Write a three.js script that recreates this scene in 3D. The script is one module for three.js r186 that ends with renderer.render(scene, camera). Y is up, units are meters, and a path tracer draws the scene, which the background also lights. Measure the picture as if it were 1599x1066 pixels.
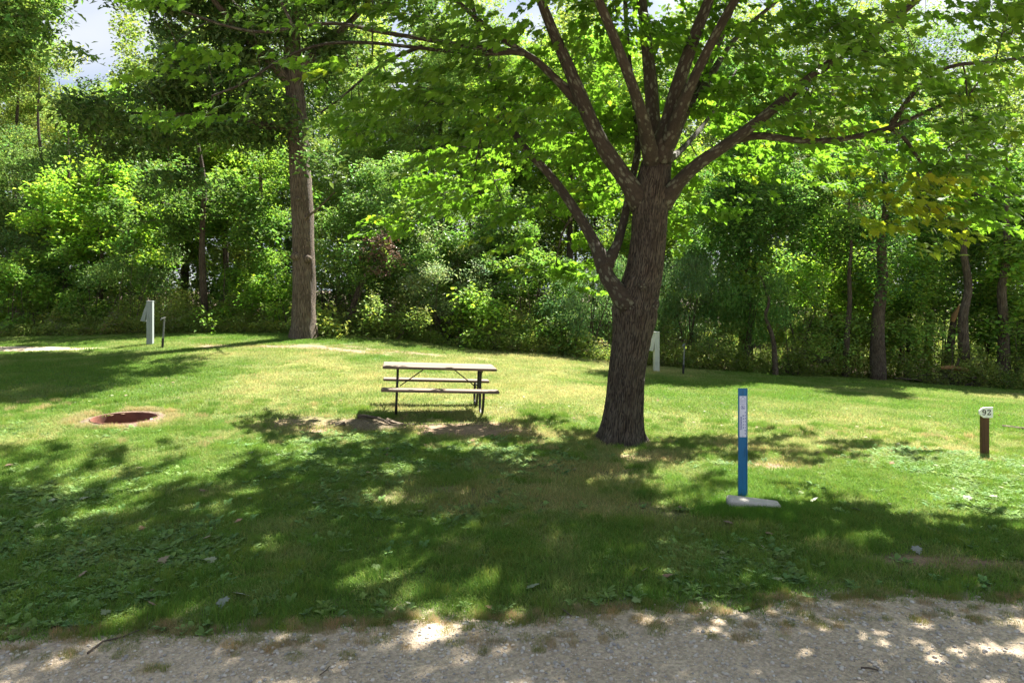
import * as THREE from 'three';
import { mergeGeometries } from 'three/addons/utils/BufferGeometryUtils.js';
import { RoundedBoxGeometry } from 'three/addons/geometries/RoundedBoxGeometry.js';
import { FontLoader } from 'three/addons/loaders/FontLoader.js';
import { TextGeometry } from 'three/addons/geometries/TextGeometry.js';

// ───────────────────────── camera, sky, sun, exposure ─────────────────────────
const scene = new THREE.Scene();
const EYE = 2.23, F = 1066, HORIZON = 450;                 // photo pixels (1599 x 1066)
const camera = new THREE.PerspectiveCamera(2 * Math.atan(533 / F) * 180 / Math.PI, 1599 / 1066, 0.1, 1500);
camera.position.set(0, EYE, 0);
camera.lookAt(0, EYE, -10);
camera.setViewOffset(1599, 1066, 0, 533 - HORIZON, 1599, 1066);   // level camera, lens shifted down

const renderer = new THREE.WebGLRenderer({ antialias: true });
renderer.setSize(1024, 682);
renderer.toneMapping = THREE.LinearToneMapping;
renderer.toneMappingExposure = 5.7;
renderer.shadowMap.enabled = true;

const SUN = new THREE.Vector3(0.42, 0.95, -0.9).normalize();
const sun = new THREE.DirectionalLight(new THREE.Color(1, 0.95, 0.86), 5);
sun.position.copy(SUN).multiplyScalar(60); sun.target.position.set(0, 0, -12);
sun.castShadow = true; sun.shadow.mapSize.set(4096, 4096); sun.shadow.radius = 1;
Object.assign(sun.shadow.camera, { left: -35, right: 35, top: 35, bottom: -35, near: 1, far: 160 });
scene.add(sun, sun.target);

// seeded random numbers and noise
let seed = 20240917;
function rnd() { seed = (seed + 0x6d2b79f5) | 0; let t = Math.imul(seed ^ (seed >>> 15), 1 | seed); t = (t + Math.imul(t ^ (t >>> 7), 61 | t)) ^ t; return ((t ^ (t >>> 14)) >>> 0) / 4294967296; }
const reseed = (s) => { seed = s | 0; };
const rr = (a, b) => a + (b - a) * rnd();
const gauss = () => (rnd() + rnd() + rnd() + rnd() - 2) * 0.9;
const lerp = (a, b, t) => a + (b - a) * t, clamp = (x, a = 0, b = 1) => Math.min(b, Math.max(a, x));
const sstep = (a, b, x) => { const t = clamp((x - a) / (b - a)); return t * t * (3 - 2 * t); };
function hash3(x, y, z) { let h = Math.imul(x, 374761393) ^ Math.imul(y, 668265263) ^ Math.imul(z, 2147483647 - 1274126177); h = Math.imul(h ^ (h >>> 13), 1274126177); return ((h ^ (h >>> 16)) >>> 0) / 4294967296; }
function vnoise(x, y, z = 0, px = 0, py = 0) {           // value noise 0..1, periodic when px, py are given
  const ix = Math.floor(x), iy = Math.floor(y), iz = Math.floor(z), fx = x - ix, fy = y - iy, fz = z - iz;
  const u = fx * fx * (3 - 2 * fx), v = fy * fy * (3 - 2 * fy), w = fz * fz * (3 - 2 * fz);
  const wx = (i) => px ? ((i % px) + px) % px : i, wy = (i) => py ? ((i % py) + py) % py : i;
  const h = (a, b, c) => hash3(wx(ix + a), wy(iy + b), iz + c);
  const z0 = lerp(lerp(h(0, 0, 0), h(1, 0, 0), u), lerp(h(0, 1, 0), h(1, 1, 0), u), v);
  if (fz === 0) return z0;
  return lerp(z0, lerp(lerp(h(0, 0, 1), h(1, 0, 1), u), lerp(h(0, 1, 1), h(1, 1, 1), u), v), w);
}
function fbm(x, y, z = 0, oct = 4, px = 0, py = 0) { let s = 0, a = 0.5, n = 0; for (let i = 0; i < oct; i++) { s += a * vnoise(x, y, z + i * 17, px, py); n += a; a *= 0.5; x *= 2; y *= 2; px *= 2; py *= 2; } return s / n; }

const SKY_X = 34;
// the sky: hazy late-summer blue with drifts of thin white cloud
{
  const W = 1024, H = 512, d = new Float32Array(W * H * 4);
  for (let j = 0; j < H; j++) for (let i = 0; i < W; i++) {
    const el = ((j + 0.5) / H - 0.5) * Math.PI, az = ((i + 0.5) / W - 0.5) * 2 * Math.PI;
    const x = Math.cos(az) * Math.cos(el), y = Math.sin(el), z = Math.sin(az) * Math.cos(el);
    const up = Math.max(y, 0), hz = Math.pow(1 - up, 3), c = x * SUN.x + y * SUN.y + z * SUN.z;
    const k = 1 / (up + 0.25), cl = sstep(0.36, 0.62, fbm(x * k * 2.2 + SKY_X, z * k * 2.2 + 3, y * 2, 5));
    const glow = 0.22 * Math.pow(Math.max(c, 0), 24) + 0.10 * Math.pow(Math.max(c, 0), 5);
    const cloud = (y > 0 ? 0.75 : 0) * cl;
    const base = [lerp(0.115, 0.25, hz), lerp(0.185, 0.28, hz), lerp(0.32, 0.33, hz)], white = [0.40, 0.405, 0.415];
    for (let q = 0; q < 3; q++) d[(j * W + i) * 4 + q] = (lerp(base[q], white[q], cloud) + glow * [1, 0.97, 0.9][q]) * (y < 0 ? 0.5 : 1) * 0.47;
    d[(j * W + i) * 4 + 3] = 1;
  }
  const t = new THREE.DataTexture(d, W, H, THREE.RGBAFormat, THREE.FloatType);
  t.mapping = THREE.EquirectangularReflectionMapping; t.magFilter = THREE.LinearFilter; t.needsUpdate = true;
  scene.background = t; scene.environment = t;
}

// ───────────────────────── helpers ─────────────────────────
const V = (x, y, z) => new THREE.Vector3(x, y, z);
const C = (r, g, b) => new THREE.Color().setRGB(r, g, b);
const used = new Map();
function numbered(name) { const n = used.get(name) ?? 0; used.set(name, n + 1); return n ? `${name}_${String(n).padStart(3, '0')}` : name; }
function tag(o, label, category, group, kind) { if (label) o.userData.label = label; if (category) o.userData.category = category; if (group) o.userData.group = group; if (kind) o.userData.kind = kind; return o; }
function thing(name, label, category, p = V(0, 0, 0), group) { const o = new THREE.Group(); o.name = numbered(name); o.position.copy(p); scene.add(o); return tag(o, label, category, group); }
function mesh(name, geo, mat, parent, kind) { const m = new THREE.Mesh(geo, mat); m.name = parent ? name : numbered(name); m.castShadow = m.receiveShadow = true; if (kind) m.userData.kind = kind; (parent ?? scene).add(m); return m; }
const M4 = new THREE.Matrix4(), Q = new THREE.Quaternion(), E3 = new THREE.Euler();
function copies(name, geo, mat, list, parent, kind = 'stuff') {      // list of {p, q, s, c}
  const m = new THREE.InstancedMesh(geo, mat, list.length), s = V(1, 1, 1);
  list.forEach((k, i) => { typeof k.s === 'number' ? s.setScalar(k.s) : s.copy(k.s ?? V(1, 1, 1)); m.setMatrixAt(i, M4.compose(k.p, k.q, s)); if (k.c) m.setColorAt(i, k.c); });
  m.name = parent ? name : numbered(name); m.castShadow = m.receiveShadow = true; m.userData.kind = kind; (parent ?? scene).add(m); return m;
}
const turn = (x, y, z) => new THREE.Quaternion().setFromEuler(E3.set(x, y, z, 'YXZ'));
const UPV = V(0, 1, 0);

class GB {                                                           // collects triangles into one geometry
  constructor() { this.p = []; this.u = []; this.i = []; this.c = null; }
  v(x, y, z, u = 0, w = 0) { this.p.push(x, y, z); this.u.push(u, w); return this.p.length / 3 - 1; }
  t(a, b, c) { this.i.push(a, b, c); }
  tube(pts, rad, segs = 7, wob = 0, cap = true, u0 = 0) {
    const n = pts.length, start = this.p.length / 3; let len = 0;
    let side = V(1, 0, 0);
    for (let k = 0; k < n; k++) {
      const dir = pts[Math.min(k + 1, n - 1)].clone().sub(pts[Math.max(k - 1, 0)]).normalize();
      if (Math.abs(dir.dot(side)) > 0.9) side = V(0, 0, 1);
      const b = dir.clone().cross(side).normalize(); side = b.clone().cross(dir).normalize();
      if (k) len += pts[k].distanceTo(pts[k - 1]);
      for (let s = 0; s <= segs; s++) {
        const a = (s % segs) / segs * Math.PI * 2, ca = Math.cos(a), sa = Math.sin(a);
        const w = wob ? 1 + wob * (fbm(ca * 1.7 + pts[k].y * 1.3 + 50, sa * 1.7 + 9, pts[k].x * 3, 3) - 0.5) : 1, r = rad[k] * w;
        this.v(pts[k].x + (side.x * ca + b.x * sa) * r, pts[k].y + (side.y * ca + b.y * sa) * r, pts[k].z + (side.z * ca + b.z * sa) * r, u0 + s / segs * Math.max(0.1, 2 * Math.PI * rad[0]), len);
      }
    }
    for (let k = 0; k < n - 1; k++) for (let s = 0; s < segs; s++) { const a = start + k * (segs + 1) + s, b = a + segs + 1; this.t(a, a + 1, b); this.t(a + 1, b + 1, b); }
    if (cap) for (const [k, f] of [[0, 1], [n - 1, 0]]) { const c = this.v(pts[k].x, pts[k].y, pts[k].z), o = start + k * (segs + 1); for (let s = 0; s < segs; s++) f ? this.t(c, o + s + 1, o + s) : this.t(c, o + s, o + s + 1); }
    return this;
  }
  geo(flat = false) {
    const g = new THREE.BufferGeometry();
    g.setAttribute('position', new THREE.Float32BufferAttribute(this.p, 3));
    g.setAttribute('uv', new THREE.Float32BufferAttribute(this.u, 2));
    if (this.c) g.setAttribute('color', new THREE.Float32BufferAttribute(this.c, 3));
    g.setIndex(this.i);
    if (!flat) g.computeVertexNormals();
    return g;
  }
}
function smooth(pts, rad, step) {                                   // resample a polyline with radii along a spline
  const c = new THREE.CatmullRomCurve3(pts, false, 'centripetal'), n = Math.max(3, Math.ceil(c.getLength() / step)), P = [], R = [];
  for (let i = 0; i <= n; i++) { const t = i / n, k = t * (pts.length - 1), a = Math.min(Math.floor(k), pts.length - 2); P.push(c.getPoint(t)); R.push(lerp(rad[a], rad[a + 1], k - a)); }
  return [P, R];
}

// ───────────────────────── the lie of the land ─────────────────────────
const HX = [-60, -25, -16.5, -10, -6.4, 0, 4.4, 10, 16, 25, 60], HY = [0.3, 0.5, 0.58, 0.72, 0.68, 0.15, -0.3, -0.65, -1.0, -1.3, -1.6];
function cross(x) { if (x <= HX[0]) return HY[0]; for (let i = 0; i < HX.length - 1; i++) if (x < HX[i + 1]) return lerp(HY[i], HY[i + 1], sstep(HX[i], HX[i + 1], x) * 0.5 + 0.5 * (x - HX[i]) / (HX[i + 1] - HX[i])); return HY.at(-1); }
function land(x, z) {
  const D = -z; let t = clamp((D - 3.8) / 17.4, 0, 1.05); if (D > 22) t = 1.05; t = t * (1 - 0.25 * Math.exp(-t * 8));
  const bump = D > 5 ? (fbm(x * 0.35, z * 0.35, 3, 3) - 0.5) * 0.10 * sstep(5, 8, D) : 0;
  return cross(x) * t + bump;
}
const px = (x, y, D) => V((x - 799.5) * D / F, EYE - (y - HORIZON) * D / F, -D);
function gp(x, y) { let D = 10; for (let i = 0; i < 60; i++) { const g = land((x - 799.5) * D / F, -D), n = (EYE - g) * F / (y - HORIZON); D = lerp(D, clamp(n, 2, 80), 0.5); } return V((x - 799.5) * D / F, land((x - 799.5) * D / F, -D), -D); }
const PIT = gp(194, 654), PIT_R = 0.45;
const roadEdge = (x) => 4.62 + 0.085 * x + 0.010 * x * x * Math.sign(x) * 0.3 + (fbm(x * 1.3, 4.2, 0, 4) - 0.5) * 0.55;          // depth of the gravel's far edge
const treeLine = (x) => 22.3 + (fbm(x * 0.25, 9, 0, 3) - 0.5) * 1.6;
// bare, worn or dry places in the lawn: [photo x, y of the middle, half width m, half depth m, strength]
const WORN = [[640, 668, 2.4, 0.7, 1], [545, 660, 1.1, 0.6, 1], [470, 662, 0.9, 0.5, 0.75], [700, 640, 1.6, 1.0, 0.35], [1225, 728, 0.9, 0.3, 0.9], [1010, 716, 0.6, 0.3, 0.6], [1470, 880, 0.75, 0.2, 1], [740, 775, 1.4, 0.6, 0.45], [860, 730, 1.2, 0.5, 0.4], [1180, 700, 1.2, 0.4, 0.3], [470, 541, 3.0, 0.5, 0.8], [620, 549, 2.5, 0.35, 0.7], [1000, 800, 1.2, 0.5, 0.35], [970, 690, 0.7, 0.5, 0.4]]
  .map(([x, y, a, b, s]) => { const p = gp(x, y); return [p.x, p.z, a, b, s]; });
function worn(x, z) {
  let w = 0; const n = fbm(x * 1.7, z * 1.7, 5, 4);
  for (const [cx, cz, a, b, s] of WORN) { const d = Math.hypot((x - cx) / a, (z - cz) / b); if (d < 1.6) w = Math.max(w, s * sstep(1.25, 0.35, d + (n - 0.5) * 1.5)); }
  const r = Math.hypot(x - PIT.x, z - PIT.z); w = Math.max(w, sstep(0.85, 0.5, r + (n - 0.5) * 0.5));
  return w;
}
const dry = (x, z) => clamp((fbm(x * 0.28 + 3, z * 0.28, 1, 4) - 0.40) * 3.2 + 0.55 * Math.exp(-((x + 0.5) ** 2 / 40 + (z + 15) ** 2 / 14)) - 0.5 * sstep(9.8, 7.8, -z));
const leafy = (x, z) => { const D = -z; return clamp((fbm(x * 0.55 + 11, z * 0.55, 2, 3) - 0.42) * 4 + 0.8 * sstep(2, -3, x) * sstep(12, 6, D) - 0.5); };

// ───────────────────────── procedural textures ─────────────────────────
function tex(w, h, f, srgb = true, repeat = true) {
  const d = new Uint8Array(w * h * 4);
  for (let j = 0; j < h; j++) for (let i = 0; i < w; i++) { const c = f(i / w, j / h), o = (j * w + i) * 4; for (let k = 0; k < 3; k++) d[o + k] = clamp(Array.isArray(c) ? c[k] : c) * 255; d[o + 3] = 255; }
  const t = new THREE.DataTexture(d, w, h); t.magFilter = THREE.LinearFilter; if (repeat) t.wrapS = t.wrapT = THREE.RepeatWrapping;
  if (srgb) t.colorSpace = THREE.SRGBColorSpace; t.needsUpdate = true; return t;
}
const rep = (t, x, y) => { const c = t.clone(); c.repeat.set(x, y); c.needsUpdate = true; return c; };
const mixc = (a, b, t) => [lerp(a[0], b[0], t), lerp(a[1], b[1], t), lerp(a[2], b[2], t)];
// bark: long interlacing furrows (u round the stem, v along it)
const furrow = (u, v, fx, fy) => { const w = fbm(u * 6, v * 4, 2, 3, 6, 4); const a = fbm(u * fx + 0, v * fy, 7, 3, fx, fy); return Math.abs(Math.sin((u * fx * 0.5 + a * 2.4 + w * 1.2) * Math.PI * 2 * 0.5)); };
const barkH = tex(512, 512, (u, v) => { const f = furrow(u, v, 44, 9); return clamp(0.15 + 0.75 * Math.pow(f, 0.7) + 0.25 * (fbm(u * 40, v * 40, 1, 2, 40, 40) - 0.5)); }, false);
const barkC = tex(512, 512, (u, v) => { const f = Math.pow(furrow(u, v, 44, 9), 0.8), n = fbm(u * 10, v * 10, 4, 4, 10, 10); return mixc([0.17, 0.13, 0.10], mixc([0.50, 0.43, 0.36], [0.47, 0.44, 0.39], n), clamp(f * 0.85 + (n - 0.5) * 0.4)); });
// younger maple limbs: smoother, dark, with round grey-green lichen
const spots = []; reseed(77); for (let i = 0; i < 46; i++) spots.push([rnd(), rnd(), rr(0.015, 0.065), rr(0.5, 1)]);
const limbC = tex(512, 512, (u, v) => {
  const n = fbm(u * 12, v * 12, 4, 4, 12, 12), f = furrow(u, v, 16, 8); let c = mixc([0.21, 0.18, 0.15], [0.37, 0.32, 0.27], clamp(n * 0.8 + f * 0.3 - 0.1));
  for (const [a, b, r, s] of spots) { let du = Math.abs(u - a), dv = Math.abs(v - b); du = Math.min(du, 1 - du); dv = Math.min(dv, 1 - dv); const d = Math.hypot(du, dv) / r + (fbm(u * 30, v * 30, 8, 2, 30, 30) - 0.5) * 0.8; if (d < 1) c = mixc(c, [0.56, 0.57, 0.50], s * sstep(1, 0.75, d) * (0.75 + 0.25 * Math.sin(d * 9))); }
  return c;
});
const limbH = tex(256, 256, (u, v) => 0.5 * fbm(u * 24, v * 12, 1, 4, 24, 12) + 0.4 * furrow(u, v, 16, 8), false);
const oakC = tex(512, 512, (u, v) => { const f = furrow(u, v, 34, 5), n = fbm(u * 8, v * 8, 4, 4, 8, 8); return mixc([0.28, 0.23, 0.19], mixc([0.64, 0.54, 0.47], [0.58, 0.54, 0.48], n), clamp(f * 0.8 + (n - 0.5) * 0.5)); });
// soil, thatch and short growth between the blades
const groundMap = tex(2048, 2048, (u, v) => {
  const x = u * 40 - 20, z = -v * 28 - 0; const n = fbm(x * 6, z * 6, 2, 3), w = worn(x, z), d = dry(x, z), fine = hash3(Math.floor(u * 2048), Math.floor(v * 2048), 5);
  let c = mixc([0.25, 0.33, 0.10], [0.46, 0.45, 0.22], clamp(d * 0.8 + (n - 0.5) * 1.1));
  c = mixc(c, mixc([0.40, 0.32, 0.25], [0.55, 0.46, 0.37], n), clamp(w * 1.2));
  const D = -z, wood = sstep(-0.5, 0.4, D - treeLine(x) + (n - 0.5) * 2); c = mixc(c, mixc([0.20, 0.15, 0.11], [0.36, 0.28, 0.20], n), wood);
  const rd = sstep(0.5, -0.1, D - roadEdge(x) + (n - 0.5) * 0.7); c = mixc(c, mixc([0.50, 0.45, 0.39], [0.62, 0.57, 0.51], n), rd);
  const k = 0.82 + 0.36 * fine; return [c[0] * k, c[1] * k, c[2] * k];
}, true, false);
const grainH = tex(512, 512, (u, v) => 0.5 * fbm(u * 90, v * 90, 3, 3, 90, 90) + 0.5 * fbm(u * 30, v * 30, 6, 2, 30, 30), false);
const gravelC = tex(1024, 1024, (u, v) => {
  const n = fbm(u * 8, v * 8, 3, 4, 8, 8), s = hash3(Math.floor(u * 1024), Math.floor(v * 1024), 9), g = vnoise(u * 210, v * 210, 3, 210, 210), g2 = vnoise(u * 90, v * 90, 8, 90, 90);
  let c = mixc([0.61, 0.545, 0.465], [0.72, 0.65, 0.565], n); const k = 0.86 + 0.12 * s + 0.12 * g + 0.08 * (g2 > 0.62 ? 1 : g2 < 0.3 ? -1 : 0); return [c[0] * k, c[1] * k, c[2] * k];
});
const gravelH = tex(1024, 1024, (u, v) => 0.45 * vnoise(u * 210, v * 210, 3, 210, 210) + 0.25 * fbm(u * 400, v * 400, 3, 2, 400, 400) + 0.4 * Math.pow(vnoise(u * 90, v * 90, 8, 90, 90), 2), false);
const woodC = tex(256, 512, (u, v) => { const g = fbm(u * 40, v * 3, 2, 4, 40, 3), n = fbm(u * 5, v * 5, 6, 3, 5, 5); return mixc([0.50, 0.45, 0.40], [0.74, 0.69, 0.64], clamp(g * 0.9 + (n - 0.5) * 0.5)); });
const brownWoodC = tex(256, 512, (u, v) => { const g = fbm(u * 40, v * 3, 5, 4, 40, 3); return mixc([0.25, 0.16, 0.11], [0.43, 0.31, 0.23], g); });
const woodH = tex(256, 512, (u, v) => fbm(u * 60, v * 3, 2, 3, 60, 3), false);
const rustC = tex(512, 256, (u, v) => { const n = fbm(u * 16, v * 8, 2, 5, 16, 8), m = fbm(u * 5, v * 3, 9, 3, 5, 3); return mixc([0.25, 0.14, 0.11], [0.50, 0.31, 0.24], clamp(n * 1.1 + (m - 0.5) * 0.7)); });
const concreteC = tex(256, 256, (u, v) => { const n = fbm(u * 8, v * 8, 2, 4, 8, 8), s = hash3(Math.floor(u * 256), Math.floor(v * 256), 2); const k = 0.66 + 0.16 * n + (s > 0.93 ? -0.2 : 0.05 * s); return [k, k * 0.97, k * 0.93]; });
const paintC = tex(256, 256, (u, v) => { const n = fbm(u * 6, v * 6, 2, 4, 6, 6), s = sstep(0.62, 0.8, fbm(u * 22, v * 9, 4, 3, 22, 9)); const k = 0.93 + 0.1 * n - 0.14 * s; return [k, k, k * 0.99]; });

const std = (o) => new THREE.MeshStandardMaterial(o);
const MAT = {
  ground: std({ map: groundMap, bumpMap: rep(grainH, 40, 28), bumpScale: 0.02, roughness: 1 }),
  gravel: std({ map: gravelC, bumpMap: gravelH, bumpScale: 0.012, roughness: 0.95 }),
  maple: std({ map: rep(barkC, 1.0, 0.9), bumpMap: rep(barkH, 1.0, 0.9), bumpScale: 0.025, roughness: 0.95, color: C(0.56, 0.57, 0.57) }),
  limb: std({ map: rep(limbC, 1.5, 1.3), bumpMap: rep(limbH, 1.5, 1.3), bumpScale: 0.006, roughness: 0.95, color: C(0.56, 0.57, 0.56) }),
  oak: std({ map: rep(oakC, 0.8, 0.7), bumpMap: rep(barkH, 0.8, 0.7), bumpScale: 0.04, roughness: 0.95, color: C(0.66, 0.66, 0.62) }),
  dark: std({ map: rep(barkC, 1, 0.8), bumpMap: rep(barkH, 1, 0.8), bumpScale: 0.02, roughness: 1, color: C(0.75, 0.72, 0.7) }),
  twig: std({ color: C(0.075, 0.055, 0.04), roughness: 0.95 }),
  wood: std({ map: rep(woodC, 4, 0.6), bumpMap: rep(woodH, 4, 0.6), bumpScale: 0.003, roughness: 0.85, color: C(0.9, 0.86, 0.82) }),
  brownWood: std({ map: rep(brownWoodC, 4, 0.8), bumpMap: rep(woodH, 4, 0.8), bumpScale: 0.003, roughness: 0.9 }),
  pipe: std({ color: C(0.022, 0.022, 0.02), roughness: 0.55, metalness: 0.3 }),
  blue: std({ color: C(0.006, 0.135, 0.31), roughness: 0.55, map: paintC }),
  white: std({ color: C(0.78, 0.78, 0.76), roughness: 0.6, map: paintC }),
  greyPaint: std({ color: C(0.22, 0.25, 0.25), roughness: 0.7, map: paintC }),
  creamPaint: std({ color: C(0.5, 0.52, 0.46), roughness: 0.7, map: paintC }),
  black: std({ color: C(0.012, 0.012, 0.012), roughness: 0.6 }),
  rust: std({ map: rep(rustC, 1, 1), bumpMap: rep(grainH, 1.5, 0.5), bumpScale: 0.004, roughness: 0.9 }),
  ash: std({ map: rep(grainH, 1, 1), color: C(0.28, 0.23, 0.2), bumpMap: grainH, bumpScale: 0.02, roughness: 1 }),
  concrete: std({ map: rep(concreteC, 3, 3), bumpMap: rep(grainH, 2, 2), bumpScale: 0.006, roughness: 0.95 }),
  splint: std({ map: rep(woodC, 3, 1), color: C(0.95, 0.62, 0.32), roughness: 0.9 }),
  galv: std({ color: C(0.16, 0.17, 0.16), roughness: 0.6, metalness: 0.3 }),
};
const leafMat = (t = 0.45, coat = 0.4) => new THREE.MeshPhysicalMaterial({ color: C(1, 1, 1), vertexColors: true, roughness: 0.95, specularIntensity: 0.25, transmission: t, thickness: 0, clearcoat: coat, clearcoatRoughness: 0.38, side: THREE.DoubleSide });
const LEAF = leafMat(0.6, 0.2), GLOSSY = leafMat(0.5, 0.5), BLADE = leafMat(0.45, 0.05);
const MAPLE_LEAF = new THREE.MeshPhysicalMaterial({ color: C(1, 1, 1), roughness: 0.95, specularIntensity: 0.25, transmission: 0.62, thickness: 0, clearcoat: 0.14, clearcoatRoughness: 0.4, side: THREE.DoubleSide });
const DEAD_LEAF = new THREE.MeshPhysicalMaterial({ color: C(1, 1, 1), roughness: 0.95, transmission: 0.2, thickness: 0, side: THREE.DoubleSide });

// ───────────────────────── ground, road, track ─────────────────────────
function sheet(xs, ds, h, keep, uvf) {
  const g = new GB();
  for (const D of ds) for (const x of xs) { const z = -D, [u, v] = uvf(x, z); g.v(x, h(x, z), z, u, v); }
  for (let j = 0; j < ds.length - 1; j++) for (let i = 0; i < xs.length - 1; i++) {
    if (keep && !keep((xs[i] + xs[i + 1]) / 2, -(ds[j] + ds[j + 1]) / 2)) continue;
    const a = j * xs.length + i, b = a + xs.length; g.t(a, a + 1, b); g.t(a + 1, b + 1, b);
  }
  return g.geo();
}
const range = (a, b, s) => { const o = []; for (let x = a; x < b - 1e-6; x += s) o.push(x); return o; };
{
  const xs = [-500, -250, -120, -60, -40, ...range(-30, -9, 1), ...range(-9, -3.5, 0.12), ...range(-3.5, 30, 0.5), 30, 40, 60, 120, 250, 500];
  const ds = [-500, -200, -80, -30, -12, -5, ...range(-2, 8, 0.4), ...range(8, 12, 0.12), ...range(12, 30, 0.5), 30, 36, 45, 60, 90, 150, 300, 500];
  tag(mesh('ground', sheet(xs, ds, land, (x, z) => Math.hypot(x - PIT.x, z - PIT.z) > PIT_R + 0.02, (x, z) => [(x + 20) / 40, -z / 28]), MAT.ground), 'sloping lawn and woodland floor', null, null, 'structure');
  // gravel road: rows that follow the wandering edge
  const g = new GB(), rx = range(-40, 40.2, 0.2), rows = [0, 0.03, 0.12, 0.3, 0.6, 1, 1.6, 2.4, 3.4, 5, 7, 10];
  for (const k of rows) for (const x of rx) { const D = roadEdge(x) + 0.05 - k, z = -D; const y = land(x, z) + (k === 0 ? -0.012 : k === 0.03 ? 0.003 : 0.012 + 0.006 * (fbm(x * 2, z * 2, 1, 3) - 0.5) - 0.02 * Math.exp(-((k - 2.2) ** 2) * 2)); g.v(x, y, z, x / 1.6, z / 1.6); }
  for (let j = 0; j < rows.length - 1; j++) for (let i = 0; i < rx.length - 1; i++) { const a = j * rx.length + i, b = a + rx.length; g.t(a, b, a + 1); g.t(a + 1, b, b + 1); }
  tag(mesh('gravel_road', g.geo(), MAT.gravel), 'pale crushed-limestone campground road', null, null, 'structure');
  const tx = range(-32, -10.8, 0.3), tr = [0, 0.2, 0.5, 0.8, 1.0], tg = new GB();
  for (const k of tr) for (const x of tx) { const w = 0.65 * sstep(-10.6, -14, x) + 0.05, D = 18.6 + (x + 12) * -0.10 + (k - 0.5) * 2 * (w + (fbm(x * 2, k * 3, 0, 2) - 0.5) * 0.4); tg.v(x, land(x, -D) + (k === 0 || k === 1 ? -0.01 : 0.012), -D, x / 1.6, D / 1.6); }
  for (let j = 0; j < tr.length - 1; j++) for (let i = 0; i < tx.length - 1; i++) { const a = j * tx.length + i, b = a + tx.length; tg.t(a, a + 1, b); tg.t(a + 1, b + 1, b); }
  tag(mesh('gravel_track', tg.geo(), MAT.gravel), 'gravel drive crossing behind the lawn on the left', null, null, 'structure');
}

// ───────────────────────── leaf shapes ─────────────────────────
function mapleLeaf() {                                              // five pointed lobes, about 1 wide, folded and drooping; stalk at the origin
  const half = [[0.03, 0.0], [0.22, -0.10], [0.33, 0.0], [0.27, 0.06], [0.52, 0.22], [0.36, 0.30], [0.42, 0.45], [0.27, 0.45], [0.20, 0.52], [0.24, 0.68], [0.12, 0.70]], tip = [0, 0.98];
  const out = [...half, tip, ...half.map(([a, b]) => [-a, b]).reverse()];
  const g = new GB(), z = (a, b) => -0.28 * a * a - 0.10 * b * b + 0.10 * Math.abs(a), c = g.v(0, 0.02, 0.3);
  const ids = out.map(([a, b]) => g.v(a, z(a, b), b));
  for (let i = 0; i < ids.length; i++) g.t(c, ids[(i + 1) % ids.length], ids[i]);
  const s0 = g.v(-0.012, 0.02, 0), s1 = g.v(0.012, 0.02, 0), s2 = g.v(0, 0.14, -0.42); g.t(s0, s1, s2);
  return g.geo(true);
}
const MAPLE_GEO = mapleLeaf();
MAPLE_GEO.computeVertexNormals();
function cluster(n, rx, ry, len, wid, droop, s, spread = 0.3) {      // a spray of small folded leaves
  reseed(s); const g = new GB(); g.c = [];
  for (let k = 0; k < n; k++) {
    const a = rnd() * 6.283, r = Math.sqrt(rnd()) * rx, p = V(Math.cos(a) * r, (rnd() - 0.5) * 2 * ry - droop * r * r, Math.sin(a) * r);
    const q = turn(rr(-0.3, 1.0) * (0.5 + droop), a + gauss() * 1.2, gauss() * 0.7), L = len * rr(0.7, 1.25), W = wid * rr(0.75, 1.2);
    const pts = [V(0, 0, 0), V(-W / 2, 0.18 * W, L * 0.45), V(0, -0.08 * L, L), V(W / 2, 0.18 * W, L * 0.45)].map((v) => v.applyQuaternion(q).add(p));
    const id = pts.map((v) => g.v(v.x, v.y, v.z)); g.t(id[0], id[2], id[1]); g.t(id[0], id[3], id[2]);
    const b = rr(1 - spread, 1 + spread), y = rr(0.8, 1.25); for (let q2 = 0; q2 < 4; q2++) g.c.push(b * y, b, b * rr(0.7, 1.2));
  }
  return g.geo(true);
}
const SPRAY = {
  oak: [1, 2].map((s) => cluster(26, 0.36, 0.12, 0.14, 0.075, 0.5, 900 + s)),
  broad: [1, 2].map((s) => cluster(26, 0.36, 0.14, 0.115, 0.085, 0.3, 910 + s)),
  fine: [1, 2].map((s) => cluster(44, 0.36, 0.16, 0.085, 0.04, 0.4, 920 + s)),
  willow: [1, 2].map((s) => cluster(44, 0.34, 0.2, 0.12, 0.03, 1.2, 930 + s)),
  vine: [1, 2].map((s) => cluster(30, 0.30, 0.3, 0.10, 0.075, 0.2, 940 + s)),
};

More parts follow.
